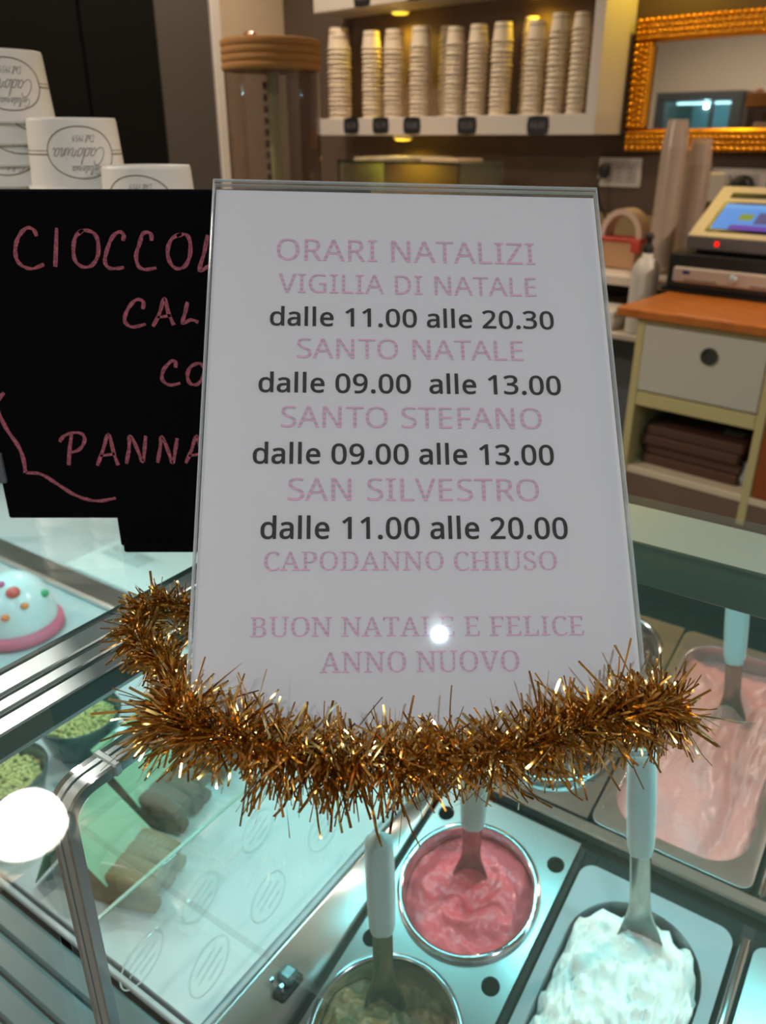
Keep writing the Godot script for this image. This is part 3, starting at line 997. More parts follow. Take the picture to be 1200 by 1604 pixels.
func build_sign() -> void:
	var S := sign_frame()
	var t := thing("sign_holder", "clear acrylic stand holding the opening hours notice", "sign holder", S, Vector3.ZERO)
	var hw := 0.10595
	var hh := 0.3033
	# two clear sheets folded from one piece at the foot
	var front := part(t, "front_sheet", bx(V(0, hh / 2 + 0.0015, 0.0016), V(2 * hw, hh - 0.003, 0.0018), 0.0003), M.clear)
	part(t, "back_sheet", bx(V(0, hh / 2 + 0.0015, -0.0022), V(2 * hw, hh - 0.003, 0.0018), 0.0003), M.clear)
	var em := glass(Color(0.80, 0.83, 0.85), 0.45)
	em.roughness = 0.12
	for s in [-1, 1]:
		part(front, "side_edge", bx(V(s * (hw - 0.0004), hh / 2, 0.0016), V(0.0008, hh - 0.002, 0.0019), 0.0002), em)
		part(t, "side_edge", bx(V(s * (hw - 0.0004), hh / 2, -0.0022), V(0.0008, hh - 0.002, 0.0019), 0.0002), em)
	part(t, "top_edge", bx(V(0, hh - 0.0005, 0.0016), V(2 * hw, 0.001, 0.0019), 0.0002), em)
	part(t, "top_edge", bx(V(0, hh - 0.0005, -0.0022), V(2 * hw, 0.001, 0.0019), 0.0002), em)
	part(t, "bottom_fold", bx(V(0, 0.0012, -0.0003), V(2 * hw, 0.0024, 0.0056), 0.0008), em)
	# foot running back along the glass top
	var inv := S.basis.inverse()
	var back := inv * V(0, 0, -1)
	back.x = 0
	back = back.normalized()
	var up := inv * V(0, 1, 0)
	up.x = 0
	up = up.normalized()
	part(t, "foot", MB.new().box(back * 0.045 + up * 0.0003, V(2 * hw, 0.0018, 0.085), 0.0004, Basis(V(1, 0, 0), up, -back)).mesh(), M.clear)
	# the printed sheet
	var pt := thing("notice_sheet", "white printed sheet with Christmas opening hours in the acrylic stand", "notice", S, V(0, 0.0035, 0))
	part(pt, "sheet", bx(V(0, 0.1475, -0.0003), V(0.2085, 0.2945, 0.0003), 0.0001), M.paper)
	var sans := SystemFont.new()
	sans.font_names = PackedStringArray(["Droid Sans"])
	var heavy := FontVariation.new()
	heavy.base_font = sans
	heavy.variation_embolden = 0.4
	var serif := SystemFont.new()
	serif.font_names = PackedStringArray(["Droid Serif"])
	# pink ink printed in coarse lines
	var im := Image.create(8, 32, false, Image.FORMAT_RGB8)
	for y in 32:
		for x in 8:
			var k := 0.5 + 0.5 * sin(TAU * y / 16.0)
			var c := Color(0.92, 0.70, 0.79).lerp(Color(0.74, 0.66, 0.72), k)
			im.set_pixel(x, y, c)
	var pink := mat(Color(1, 1, 1), 0.75)
	pink.albedo_texture = ImageTexture.create_from_image(im)
	pink.uv1_triplanar = true
	pink.uv1_world_triplanar = false
	pink.uv1_scale = V(4.7, 4.7, 4.7)
	var lines := [
		["ORARI NATALIZI", -70.6, 68.7, 255.0, 13.3, 0], ["VIGILIA DI NATALE", -69.3, 68.2, 235.6, 11.4, 0], ["dalle 11.00 alle 20.30", -73.2, 76.2, 216.0, 11.6, 1],
		["SANTO NATALE", -59.0, 58.7, 197.8, 11.4, 0], ["dalle 09.00  alle 13.00", -78.0, 77.2, 178.4, 11.7, 1], ["SANTO STEFANO", -66.3, 65.9, 159.6, 11.6, 0],
		["dalle 09.00 alle 13.00", -79.7, 70.8, 140.1, 11.8, 1], ["SAN SILVESTRO", -62.1, 62.0, 121.4, 11.7, 0], ["dalle 11.00 alle 20.00", -74.8, 74.9, 101.9, 12.0, 1],
		["CAPODANNO CHIUSO", -72.6, 68.4, 86.4, 9.8, 2], ["BUON NATALE E FELICE", -78.2, 79.0, 55.0, 9.7, 2], ["ANNO NUOVO", -45.8, 47.1, 38.6, 9.9, 2]]
	for q in lines:
		var tm := TextMesh.new()
		tm.text = q[0]
		tm.font = serif if q[5] == 2 else heavy if q[5] == 1 else sans
		tm.font_size = 64
		tm.pixel_size = 0.01
		tm.depth = 0.02
		tm.curve_step = 1.0
		var bb := tm.get_aabb()
		var o := part(pt, "lettering", tm, M.ink if q[5] == 1 else pink)
		var sx: float = (q[2] - q[1]) * 0.001 / bb.size.x
		var sy: float = q[4] * 0.001 / bb.size.y
		o.scale = V(sx, sy, 0.0055)
		o.position = V((q[1] + q[2]) * 0.0005 - sx * bb.get_center().x, q[3] * 0.001 - 0.0035 - sy * bb.position.y, 0.0001)

func build_chalkboard() -> void:
	var t := thing("chalkboard", "black chalkboard menu with pink chalk writing behind the notice", "chalkboard", F0, V(-0.130, GLASS_Y, -0.496))
	var slate := mat(Color(0.012, 0.011, 0.013), 0.85)
	slate.metallic_specular = 0.22
	part(t, "board", bx(V(0, 0.1245, -0.003), V(0.246, 0.207, 0.006), 0.001), slate)
	part(t, "foot", bx(V(0, 0.013, -0.003), V(0.100, 0.026, 0.0065), 0.001), slate)
	part(t, "foot_bar", bx(V(0, 0.003, -0.02), V(0.09, 0.006, 0.06), 0.001), slate)
	part(t, "clip", bx(V(-0.1215, 0.058, 0.0008), V(0.006, 0.021, 0.003), 0.0006), mat(Color(0.35, 0.37, 0.40), 0.35))
	var chalk := mat(Color(1, 1, 1), 0.9)
	chalk.albedo_texture = noise_tex(0.05, Color(0.42, 0.22, 0.25), Color(0.80, 0.42, 0.47))
	tri_map(chalk, V(30, 30, 30))
	var words := {
		"chalk_word": [
			[[-201.5,202.8,-202.9,206.5,-206.2,207.4,-210.2,204.8,-214.0,199.5,-215.8,193.5,-215.3,188.7,-211.7,185.3,-206.9,184.6,-200.1,187.0],[-189.2,207.4,-191.5,196.1,-193.7,185.6],[-173.9,206.1,-178.8,202.8,-181.3,196.1,-181.4,189.4,-177.7,185.6,-172.0,186.4,-167.6,192.1,-166.4,200.2,-168.5,204.8,-173.9,206.1,-176.8,204.8],[-151.8,200.2,-150.9,203.5,-153.2,205.2,-157.8,202.1,-161.9,194.8,-163.9,188.7,-162.3,185.1,-158.1,184.6,-153.1,185.3],[-135.0,200.2,-135.2,204.4,-139.4,204.4,-142.2,198.8,-145.1,192.1,-144.5,186.0,-140.5,184.0,-134.0,185.1],[-117.2,204.1,-123.0,201.5,-126.3,194.8,-125.6,188.1,-122.0,184.6,-117.0,186.0,-113.5,192.1,-112.7,200.2,-115.1,203.9,-120.1,202.8],[-102.0,203.5,-105.0,193.5,-108.7,183.3,-102.8,186.0,-98.5,186.7]],
			[[-145.1,160.9,-144.2,165.2,-147.7,166.6,-152.4,163.0,-156.1,157.3,-156.7,153.0,-152.7,150.1,-144.4,151.9],[-140.3,150.4,-135.8,157.3,-131.1,167.3,-129.9,158.8,-127.3,151.3],[-136.7,155.9,-128.6,157.1],[-117.6,165.2,-119.7,158.8,-121.9,152.3,-116.6,154.5,-112.3,153.0]],
			[[-129.2,124.9,-128.8,128.7,-131.7,128.7,-136.8,123.4,-138.2,117.3,-134.1,113.9,-127.2,115.0],[-114.0,127.9,-119.4,125.7,-122.2,120.4,-121.2,115.0,-116.8,114.2,-112.6,118.8,-111.3,124.9,-114.0,127.9]],
			[[-200.9,81.0,-203.8,71.1,-206.2,59.8],[-209.5,76.1,-205.7,80.2,-199.2,82.3,-194.0,81.3,-193.1,76.9,-197.1,71.1,-202.9,68.7],[-187.5,59.5,-182.6,69.5,-177.0,81.3,-175.6,69.5,-173.8,59.8],[-184.6,66.2,-175.0,67.8],[-168.2,60.8,-165.2,71.1,-163.3,80.2,-159.8,71.1,-157.4,62.0,-155.1,71.1,-153.2,80.2],[-147.7,61.5,-145.0,71.1,-142.8,79.7,-139.8,69.5,-138.0,61.2,-134.9,71.1,-133.1,78.5],[-129.3,61.2,-125.0,69.5,-120.1,80.2,-118.6,71.1,-116.7,61.2],[-126.9,66.2,-118.1,67.8]]],
		"chalk_flourish": [[[-239.0,108.8,-241.9,106.2,-246.1,101.8],[-246.4,100.2,-244.7,93.9,-241.9,84.2,-237.0,73.6,-235.2,64.5,-235.5,54.4],[-235.5,54.4,-225.9,53.6,-217.4,47.6,-207.6,39.8,-198.7,35.5,-189.3,34.1,-178.6,36.3]]]}
	for key in words:
		for w in words[key]:
			var mb := MB.new()
			for s in w:
				var pts := []
				for k in range(0, s.size(), 2):
					pts.append(V((s[k] + 130.0) * 0.001, s[k + 1] * 0.001, 0.0003))
				var sharp: bool = s.size() <= 6
				var path := smooth_path(pts, 2 if sharp else 5)
				var nn := PackedVector3Array()
				nn.resize(path.size())
				nn.fill(V(0, 0, 1))
				# chalk lines swell and thin as the hand presses
				var rows := []
				for i in path.size():
					var tn := (path[mini(i + 1, path.size() - 1)] - path[maxi(i - 1, 0)]).normalized()
					var wd := (0.0006 + 0.0004 * absf(sin(i * 0.55)) + 0.0003 * absf(tn.y)) * (1.15 if key == "chalk_flourish" else 1.0)
					var sd := tn.cross(V(0, 0, 1)).normalized() * wd
					rows.append(PackedVector3Array([path[i] - sd, path[i] + sd]))
				mb.grid(rows, false, V(0, 0, 1))
			part(t, key, mb.mesh(), chalk)

# ------------------------------------------------------------------ tinsel
func build_garland() -> void:
	var S := sign_frame()
	var loop := [V(-0.0889, 1.3700, -0.3542), V(-0.1052, 1.3720, -0.3696), V(-0.1233, 1.3700, -0.3728), V(-0.1288, 1.3680, -0.3573), V(-0.1179, 1.3660, -0.3400), V(-0.1056, 1.3660, -0.3291), V(-0.0965, 1.3660, -0.3113), V(-0.0915, 1.3665, -0.2949),
		V(-0.0883, 1.3699, -0.2836), V(-0.0741, 1.3671, -0.2763), V(-0.0546, 1.3658, -0.2738), V(-0.0353, 1.3618, -0.2704), V(-0.0163, 1.3592, -0.2686), V(0.0055, 1.3585, -0.2694), V(0.0274, 1.3587, -0.2711), V(0.0495, 1.3600, -0.2737), V(0.0693, 1.3623, -0.2779), V(0.0893, 1.3657, -0.2822), V(0.1068, 1.3692, -0.2864), V(0.1223, 1.3689, -0.2912), V(0.1332, 1.3648, -0.2964)]
	var path := smooth_path(loop, 14)
	var t := thing("tinsel_garland", "gold tinsel garland draped along the foot of the notice", "garland", F0, Vector3.ZERO)
	part(t, "core_wire", MB.new().tube(path, 0.0004, 5).mesh(), mat(Color(0.35, 0.24, 0.10), 0.5, 0.6))
	var mb := MB.new()
	var nrm := S.basis.z
	var inv := S.affine_inverse()
	var count := 4600
	for k in count:
		var u := rng.randf() * (path.size() - 1.001)
		var i := int(u)
		var p := path[i].lerp(path[i + 1], u - i)
		var tn := (path[i + 1] - path[i]).normalized()
		var s := u / path.size()
		var a := rng.randf() * TAU
		var e1 := tn.cross(Vector3.UP).normalized()
		var e2 := e1.cross(tn).normalized()
		var d := (e1 * cos(a) + e2 * sin(a) + tn * rng.randf_range(-1.0, 1.0)).normalized()
		p += V(rng.randf_range(-1, 1), rng.randf_range(-0.6, 1), rng.randf_range(-1, 1)) * 0.0032
		var in_front := s > 0.36
		var ln := rng.randf_range(0.008, 0.017)
		if in_front:
			ln = rng.randf_range(0.009, 0.023)
			if rng.randf() < 0.12:
				ln *= 1.5
			# combed bunch that hangs towards the viewer left of the middle
			if s > 0.50 and s < 0.66 and d.z > -0.2:
				d = (d + V(0.0, -0.25, 1.3)).normalized()
				ln *= 1.15
			# the corner bunch sprays out to the left
			if s < 0.46 and rng.randf() < 0.4:
				d = (d + V(-1.2, 0.0, 0.6)).normalized()
				ln *= 1.25
			var dn := d.dot(nrm)
			if dn < -0.1:
				d = (d - nrm * (dn + 0.10 * rng.randf() + 0.02)).normalized()
		var w := rng.randf_range(0.0007, 0.0013) * 0.5
		var side := d.cross(V(rng.randf_range(-1, 1), rng.randf_range(-1, 1), rng.randf_range(-1, 1))).normalized()
		var bend := V(rng.randf_range(-1, 1), rng.randf_range(-1.2, 0.6), rng.randf_range(-1, 1)) * 0.0035
		var curl := rng.randf_range(-1.2, 1.2)
		var g := rng.randf()
		var c := Color(0.52, 0.28, 0.06).lerp(Color(0.82, 0.53, 0.17), g)
		if rng.randf() < 0.12:
			c = Color(0.78, 0.70, 0.45)
		mb.tint = c
		var rows := []
		for j in 5:
			var q := j / 4.0
			var pt := p + d * ln * q + bend * q * q
			pt.y = maxf(pt.y, GLASS_Y + 0.0006 + 0.0004 * (k % 5))
			if in_front:
				var lp := inv * pt
				if lp.z < 0.0045 and absf(lp.x) < 0.108 and lp.y > 0.0:
					lp.z = 0.0045 + 0.0002 * (k % 7)
					pt = S * lp
			var sd := side.rotated(d, curl * q) * w
			rows.append(PackedVector3Array([pt - sd, pt + sd]))
		mb.grid(rows, false, V(0, 1, 1))
	var fm := mat(Color(1, 1, 1), 0.20, 1.0)
	fm.vertex_color_use_as_albedo = true
	var o := part(t, "foil_strips", mb.mesh(), fm)
	o.set_meta("kind", "stuff")

# ------------------------------------------------------------------ paper tubs, left
const SCRIPT := {
	"C": [[1.15, 1.35, 1.0, 1.75, 0.6, 1.75, 0.2, 1.2, 0.05, 0.5, 0.3, 0.0, 0.8, 0.05, 1.1, 0.4]], "G": [[1.1, 1.4, 0.9, 1.75, 0.4, 1.5, 0.1, 0.8, 0.3, 0.2, 0.8, 0.4, 1.0, 0.9, 0.9, 0.0, 0.6, -0.5]],
	"D": [[0.3, 1.6, 0.2, 0.1, 0.5, 0.0, 1.0, 0.4, 1.05, 1.1, 0.6, 1.65, 0.0, 1.5]],
	"a": [[0.55, 0.75, 0.3, 0.85, 0.08, 0.55, 0.05, 0.2, 0.2, 0.0, 0.45, 0.3, 0.58, 0.8, 0.5, 0.25, 0.6, 0.0, 0.8, 0.2]],
	"d": [[0.55, 0.7, 0.3, 0.85, 0.08, 0.55, 0.05, 0.2, 0.2, 0.0, 0.45, 0.3, 0.75, 1.8, 0.55, 0.3, 0.62, 0.0, 0.8, 0.2]],
	"o": [[0.4, 0.85, 0.12, 0.6, 0.08, 0.2, 0.28, 0.0, 0.52, 0.3, 0.5, 0.7, 0.4, 0.85, 0.75, 0.7]], "r": [[0.0, 0.2, 0.2, 0.85, 0.35, 0.75, 0.5, 0.78, 0.35, 0.2, 0.45, 0.0, 0.7, 0.2]],
	"i": [[0.0, 0.2, 0.2, 0.8, 0.12, 0.2, 0.2, 0.0, 0.45, 0.2], [0.24, 1.1, 0.28, 1.2]], "n": [[0.0, 0.2, 0.15, 0.85, 0.05, 0.0, 0.2, 0.5, 0.4, 0.85, 0.5, 0.7, 0.4, 0.15, 0.48, 0.0, 0.7, 0.2]],
	"e": [[0.05, 0.4, 0.4, 0.55, 0.35, 0.85, 0.1, 0.6, 0.1, 0.15, 0.3, 0.0, 0.6, 0.25]], "l": [[0.0, 0.3, 0.35, 1.4, 0.3, 1.75, 0.12, 1.2, 0.1, 0.2, 0.25, 0.0, 0.45, 0.2]],
	"t": [[0.25, 1.5, 0.12, 0.2, 0.25, 0.0, 0.45, 0.2], [0.0, 1.0, 0.4, 1.05]], "1": [[0.1, 1.2, 0.3, 1.5, 0.2, 0.0]], "9": [[0.6, 1.1, 0.3, 1.5, 0.1, 1.1, 0.3, 0.8, 0.6, 1.1, 0.4, 0.0]], "5": [[0.6, 1.5, 0.25, 1.5, 0.15, 0.9, 0.5, 0.8, 0.5, 0.2, 0.1, 0.0]], " ": []}

func script_strokes(text: String, size: float) -> Array:
	# returns strokes as arrays of Vector2, centred
	var out := []
	var x := 0.0
	for ch in text:
		var w: float = {"C": 1.1, "G": 1.15, "D": 1.15, " ": 0.5, "l": 0.45, "i": 0.42, "t": 0.45, "1": 0.5, "9": 0.8, "5": 0.8}.get(ch, 0.72)
		for s in SCRIPT[ch]:
			var pts := []
			for k in range(0, s.size(), 2):
				pts.append(V(x + s[k] + 0.28 * s[k + 1], s[k + 1], 0))
			var pa := PackedVector2Array()
			for p in smooth_path(pts, 4):
				pa.append(Vector2(p.x, p.y) * size)
			out.append(pa)
		x += w
	for k in out.size():
		for j in out[k].size():
			out[k][j].x -= x * size * 0.5
	return out

func make_tub() -> Node3D:
	var t := thing("paper_tub", "", "paper tub", F0, Vector3.ZERO, 0.0, "upturned paper tubs by the chalkboard")
	const H := 0.064
	var prof := [Vector2(0.0005, H - 0.005), Vector2(0.0375, H - 0.005), Vector2(0.0382, H), Vector2(0.0405, H), Vector2(0.0415, H - 0.003), Vector2(0.0452, 0.0045), Vector2(0.0478, 0.0042), Vector2(0.0484, 0.0020), Vector2(0.0474, 0.0), Vector2(0.0455, 0.0004)]
	part(t, "cup", MB.new().lathe(prof, 48).mesh(), M.cup)
	var brown := mat(Color(0.50, 0.42, 0.33), 0.6)
	var grey := mat(Color(0.64, 0.61, 0.59), 0.6)
	var on := func(p: Vector2) -> Array:
		# p in metres on the printed side, already upside down; the print faces +z
		var h := 0.034 + p.y
		var r := lerpf(0.0455, 0.0413, h / H) + 0.0003
		var a := p.x / r
		return [V(sin(a) * r, h, cos(a) * r), V(sin(a), 0.07, cos(a)).normalized()]
	var mb := MB.new()
	for rr in [[0.032, 0.0225, 0.0010]]:
		var path := PackedVector3Array()
		var nn := PackedVector3Array()
		for k in 65:
			var a := TAU * k / 64
			var q: Array = on.call(Vector2(cos(a) * rr[0], sin(a) * rr[1]))
			path.append(q[0])
			nn.append(q[1])
		mb.ribbon(path, nn, rr[2])
	for y in [[-0.0016, 0.0011], [0.0016, 0.0006]]:
		for s in [-1.0, 1.0]:
			var path := PackedVector3Array()
			var nn := PackedVector3Array()
			for k in 30:
				var q: Array = on.call(Vector2(s * (0.032 + 0.102 * k / 29.0), y[0]))
				path.append(q[0])
				nn.append(q[1])
			mb.ribbon(path, nn, y[1])
	part(t, "oval_band", mb.mesh(), brown)
	mb = MB.new()
	for q in [["Gelateria", 0.0046, 0.0115, 0.004, 0.0006], ["Cadorina", 0.0083, -0.004, -0.001, 0.0008], ["Dal 1959", 0.0036, -0.0150, 0.004, 0.0005]]:
		for s in script_strokes(q[0], q[1]):
			var path := PackedVector3Array()
			var nn := PackedVector3Array()
			for p in s:
				var w: Array = on.call(Vector2(-(p.x - q[3] * 1.0), -(p.y + q[2])))
				path.append(w[0])
				nn.append(w[1])
			if path.size() > 1:
				mb.ribbon(path, nn, q[4])
	part(t, "printed_name", mb.mesh(), grey)
	return t

func build_tubs() -> void:
	# three nested stacks, upside down, on the rear rail
	var stacks := [[-0.377, -0.905, 15, 1.676, "tallest stack at the photo edge"], [-0.302, -0.872, 12, 1.617, "middle stack"], [-0.226, -0.840, 9, 1.576, "lowest stack beside the wall"]]
	var first: Node3D = null
	for q in stacks:
		var step: float = (q[3] - GLASS_Y - 0.064) / (q[2] - 1)
		for k in q[2]:
			var at := V(q[0], q[3] - 0.064 - step * k, q[1])
			var yaw: float = atan2(-q[0], -q[1]) + [0.15, 0.12, -0.25][stacks.find(q)] + (0.0 if k == 0 else rng.randf_range(-0.9, 0.9))
			var lb := "%s white printed paper tub in the %s" % [ordinal(k), q[4]]
			if first == null:
				first = make_tub()
				first.set_meta("label", lb)
				first.transform = Transform3D(Basis(Vector3.UP, yaw), at)
			else:
				copy(first, lb, F0, at, yaw)

# ------------------------------------------------------------------ wall shelf with cups
func build_shelf() -> void:
	var wm := mat(Color(0.77, 0.73, 0.69), 0.5)
	var t := thing("wall_shelf", "white open wall shelf full of stacked paper cups", "shelf", FW, V(-1.955, 1.607, -2.505))
	part(t, "lower_board", bx(V(0, 0.029, 0), V(1.21, 0.058, 0.186), 0.002), wm)
	part(t, "upper_board", bx(V(0, 0.445, 0), V(1.21, 0.07, 0.186), 0.002), wm)
	part(t, "side_panel", bx(V(0.5875, 0.46, 0), V(0.035, 0.92, 0.189), 0.002), wm)
	part(t, "back_panel", bx(V(0, 0.234, -0.091), V(1.16, 0.35, 0.006), 0.001), mat(Color(0.42, 0.33, 0.28), 0.7))
	part(t, "top_board", bx(V(0, 0.90, 0), V(1.14, 0.05, 0.186), 0.002), wm)
	# puck lamps
	var yl := Color(1.0, 0.86, 0.25)
	for q in [[-2.235, 2.017, -2.53, 0.06, "round yellow puck lamp under the upper shelf board"], [-2.19, 1.607, -2.50, 0.12, "round yellow puck lamp under the lower shelf board"], [-1.66, 2.017, -2.53, 0.04, "round yellow puck lamp under the upper board further along"]]:
		var p := thing("puck_lamp", q[4], "lamp", FW, V(q[0], q[1], q[2]), 0.0, "puck lamps")
		part(p, "housing", MB.new().lathe_sharp([Vector2(0.036, 0.0), Vector2(0.036, -0.010), Vector2(0.031, -0.013)], 28).mesh(), M.white_metal)
		part(p, "lamp_face", MB.new().lathe([Vector2(0.031, -0.013), Vector2(0.026, -0.018), Vector2(0.001, -0.020)], 28).mesh(), glow(yl, 1.3))
		var l := SpotLight3D.new()
		l.name = "light"
		l.light_color = yl
		l.light_energy = q[3]
		l.light_size = 0.03
		l.spot_angle = 80
		l.spot_angle_attenuation = 0.5
		l.spot_range = 5.0
		l.spot_attenuation = 2.0
		l.shadow_enabled = true
		l.rotation.x = -PI / 2
		l.position.y = -0.024
		p.add_child(l)
	# cups: [centre along the shelf, rim radius, cups, step, how far back, words]
	var st := []
	var names := ["first stack from the shelf's open end", "second stack from the shelf's open end", "third stack from the shelf's open end", "fourth stack from the shelf's open end", "fifth stack from the shelf's open end", "sixth stack from the shelf's open end", "fourth stack from the shelf's side panel", "third stack from the shelf's side panel", "second stack from the shelf's side panel", "stack beside the shelf's side panel"]
	var lxs := [-2.487, -2.319, -2.207, -2.084, -1.931, -1.837, -1.742, -1.613, -1.532, -1.457]
	var rad := [0.0460, 0.0370, 0.0405, 0.0405, 0.0345, 0.0350, 0.0355, 0.0340, 0.0320, 0.0290]
	var hts := [0.304, 0.283, 0.280, 0.280, 0.268, 0.268, 0.267, 0.262, 0.275, 0.272]
	for k in 10:
		st.append([lxs[k], rad[k], 16, hts[k], -2.47, names[k]])
	st.append([-2.035, 0.030, 15, 0.285, -2.555, "rear stack past the fourth"])
	st.append([-1.690, 0.030, 15, 0.285, -2.555, "rear stack before the third last"])
	var made := {}
	for q in st:
		var r: float = q[1]
		var key := "%.4f" % r
		var hcup := r * 1.55
		var step: float = (q[3] - hcup) / (q[2] - 1)
		for k in q[2]:
			var at := V(q[0] + rng.randf_range(-0.0012, 0.0012), 1.6655 + step * (q[2] - 1 - k), q[4] + rng.randf_range(-0.0012, 0.0012))
			var lb := "%s upturned white paper cup in the %s" % [ordinal(k), q[5]]
			if made.has(key):
				copy(made[key], lb, FW, at, rng.randf() * TAU)
				continue
			var c := thing("paper_cup", lb, "paper cup", FW, at, 0.0, "paper cups on the wall shelf")
			part(c, "cup", MB.new().lathe([Vector2(0.0004, hcup - 0.003), Vector2(r * 0.70, hcup - 0.003), Vector2(r * 0.71, hcup), Vector2(r * 0.76, hcup), Vector2(r * 0.905, 0.0055), Vector2(r * 0.99, 0.0050), Vector2(r, 0.0025), Vector2(r * 0.98, 0.0), Vector2(r * 0.9, 0.0006)], 24).mesh(), M.shelf_cup)
			part(c, "printed_band", MB.new().lathe([Vector2(r * 0.800, hcup * 0.78), Vector2(r * 0.812, hcup * 0.72)], 24).mesh(), mat(Color(0.50, 0.44, 0.36), 0.6))
			made[key] = c
	# price tags
	var tagm := mat(Color(0.035, 0.034, 0.036), 0.6)
	var inkm := mat(Color(0.42, 0.41, 0.42), 0.8)
	var font := SystemFont.new()
	font.font_names = PackedStringArray(["Droid Sans"])
	var prices := [[-2.371, 1.640, "€2,50", "first black price tag from the shelf's open end"], [-2.221, 1.640, "€2,70", "second black price tag from the shelf's open end"], [-2.071, 1.638, "€3,00", "third black price tag from the shelf's open end"], [-1.828, 1.636, "€3,50", "fourth black price tag from the shelf's open end"], [-1.549, 1.634, "€4,00", "black price tag nearest the shelf's side panel"], [-2.309, 2.045, "€2,00", "black price tag on the upper board near its open end"], [-2.058, 2.042, "€2,50", "black price tag on the upper board past the lamp"]]
	for q in prices:
		var p := thing("price_tag", q[3], "price tag", FW, V(q[0], q[1] - 0.027, -2.4120), 0.0, "price tags on the wall shelf")
		var outl := PackedVector2Array()
		for a in 32:
			var an := TAU * a / 32
			var k := 1.0 + 0.05 * cos(an * 8)
			outl.append(Vector2(signf(cos(an)) * pow(absf(cos(an)), 0.28) * 0.038 * k, 0.027 + signf(sin(an)) * pow(absf(sin(an)), 0.28) * 0.027 * k))
		part(p, "plaque", MB.new().extrude(outl, 0.0, 0.003).mesh(), tagm)
		var tm := TextMesh.new()
		tm.text = q[2]
		tm.font = font
		tm.font_size = 32
		tm.pixel_size = 0.01
		tm.depth = 0.02
		var bb := tm.get_aabb()
		var o := part(p, "lettering", tm, inkm)
		var s := 0.052 / bb.size.x
		o.scale = V(s, s * 1.1, 0.01)
		o.position = V(-s * bb.get_center().x, 0.027 - s * 1.1 * bb.get_center().y, 0.0032)
	# little yellow lamp on the wall above the mirror
	t = thing("picture_lamp", "small yellow wall lamp above the gilded mirror", "lamp", FW, V(-1.16, 2.16, -2.6))
	part(t, "wall_plate", bx(V(0, 0, 0.006), V(0.05, 0.07, 0.012), 0.003), M.white_metal)
	part(t, "arm", MB.new().tube(PackedVector3Array([V(0, 0, 0.01), V(0, 0.02, 0.06), V(0, 0.0, 0.09)]), 0.006, 8).mesh(), M.white_metal)
	part(t, "bulb", MB.new().lathe([Vector2(0.001, -0.050), Vector2(0.018, -0.044), Vector2(0.024, -0.028), Vector2(0.016, -0.006), Vector2(0.008, 0.0)], 20, V(0, 0, 0.09)).mesh(), glow(yl, 1.5))
	var pl := OmniLight3D.new()
	pl.name = "light"
	pl.light_color = yl
	pl.light_energy = 0.11
	pl.light_size = 0.02
	pl.omni_range = 4.0
	pl.omni_attenuation = 2.0
	pl.shadow_enabled = true
	pl.position = V(0, -0.028, 0.09)
	t.add_child(pl)
	# mirror
	t = thing("wall_mirror", "wall mirror in an ornate gilded frame above the till", "mirror", FW, V(-0.92, 1.562, -2.6))
	var gold := mat(Color(0.84, 0.58, 0.18), 0.28, 1.0)
	var w := 0.82
	var h := 0.356
	var fw := 0.062
	part(t, "mirror_glass", bx(V(0, h / 2, 0.012), V(w - 2 * fw + 0.01, h - 2 * fw + 0.01, 0.004), 0.0005), mat(Color(0.86, 0.85, 0.84), 0.015, 1.0))
	part(t, "backing", bx(V(0, h / 2, 0.005), V(w - 0.02, h - 0.02, 0.009), 0.001), mat(Color(0.3, 0.2, 0.1), 0.7))
	for q in [[0.0, fw / 2, w, fw], [0.0, h - fw / 2, w, fw], [-w / 2 + fw / 2, h / 2, fw, h - 2 * fw], [w / 2 - fw / 2, h / 2, fw, h - 2 * fw]]:
		var fr := part(t, "frame_bar", bx(V(q[0], q[1], 0.016), V(q[2], q[3], 0.028), 0.008), gold)
		# carved beads: three rows along the bar
		var mb := MB.new()
		var horiz: bool = q[2] > q[3]
		var ln: float = maxf(q[2], q[3])
		for r in 4:
			var br: float = [0.0095, 0.0075, 0.0085, 0.006][r]
			var off: float = [-0.024, -0.008, 0.007, 0.021][r]
			if (horiz and q[1] > 0.1) or (not horiz and q[0] > 0.0):
				off = -off
			off = -off if (not horiz and false) else off
			var cnt := int(ln / (br * 1.9))
			for k in cnt:
				var s := -ln / 2 + ln * (k + 0.5) / cnt
				var c := V(q[0] + s, q[1] + off, 0.031) if horiz else V(q[0] + off, q[1] + s, 0.031)
				mb.lathe([Vector2(br, -br * 0.3), Vector2(br * 0.75, br * 0.55), Vector2(0.0004, br * 0.95)], 7, Vector3.ZERO)
				# the bead was turned about y: lay it to face the room
				for m in range(mb.v.size() - 21, mb.v.size()):
					var p := mb.v[m]
					mb.v[m] = c + V(p.x, -p.z, p.y)
					var nn := mb.n[m]
					mb.n[m] = V(nn.x, -nn.z, nn.y)
		var bd := part(fr, "carved_beads", mb.mesh(), gold)
		bd.set_meta("kind", "stuff")

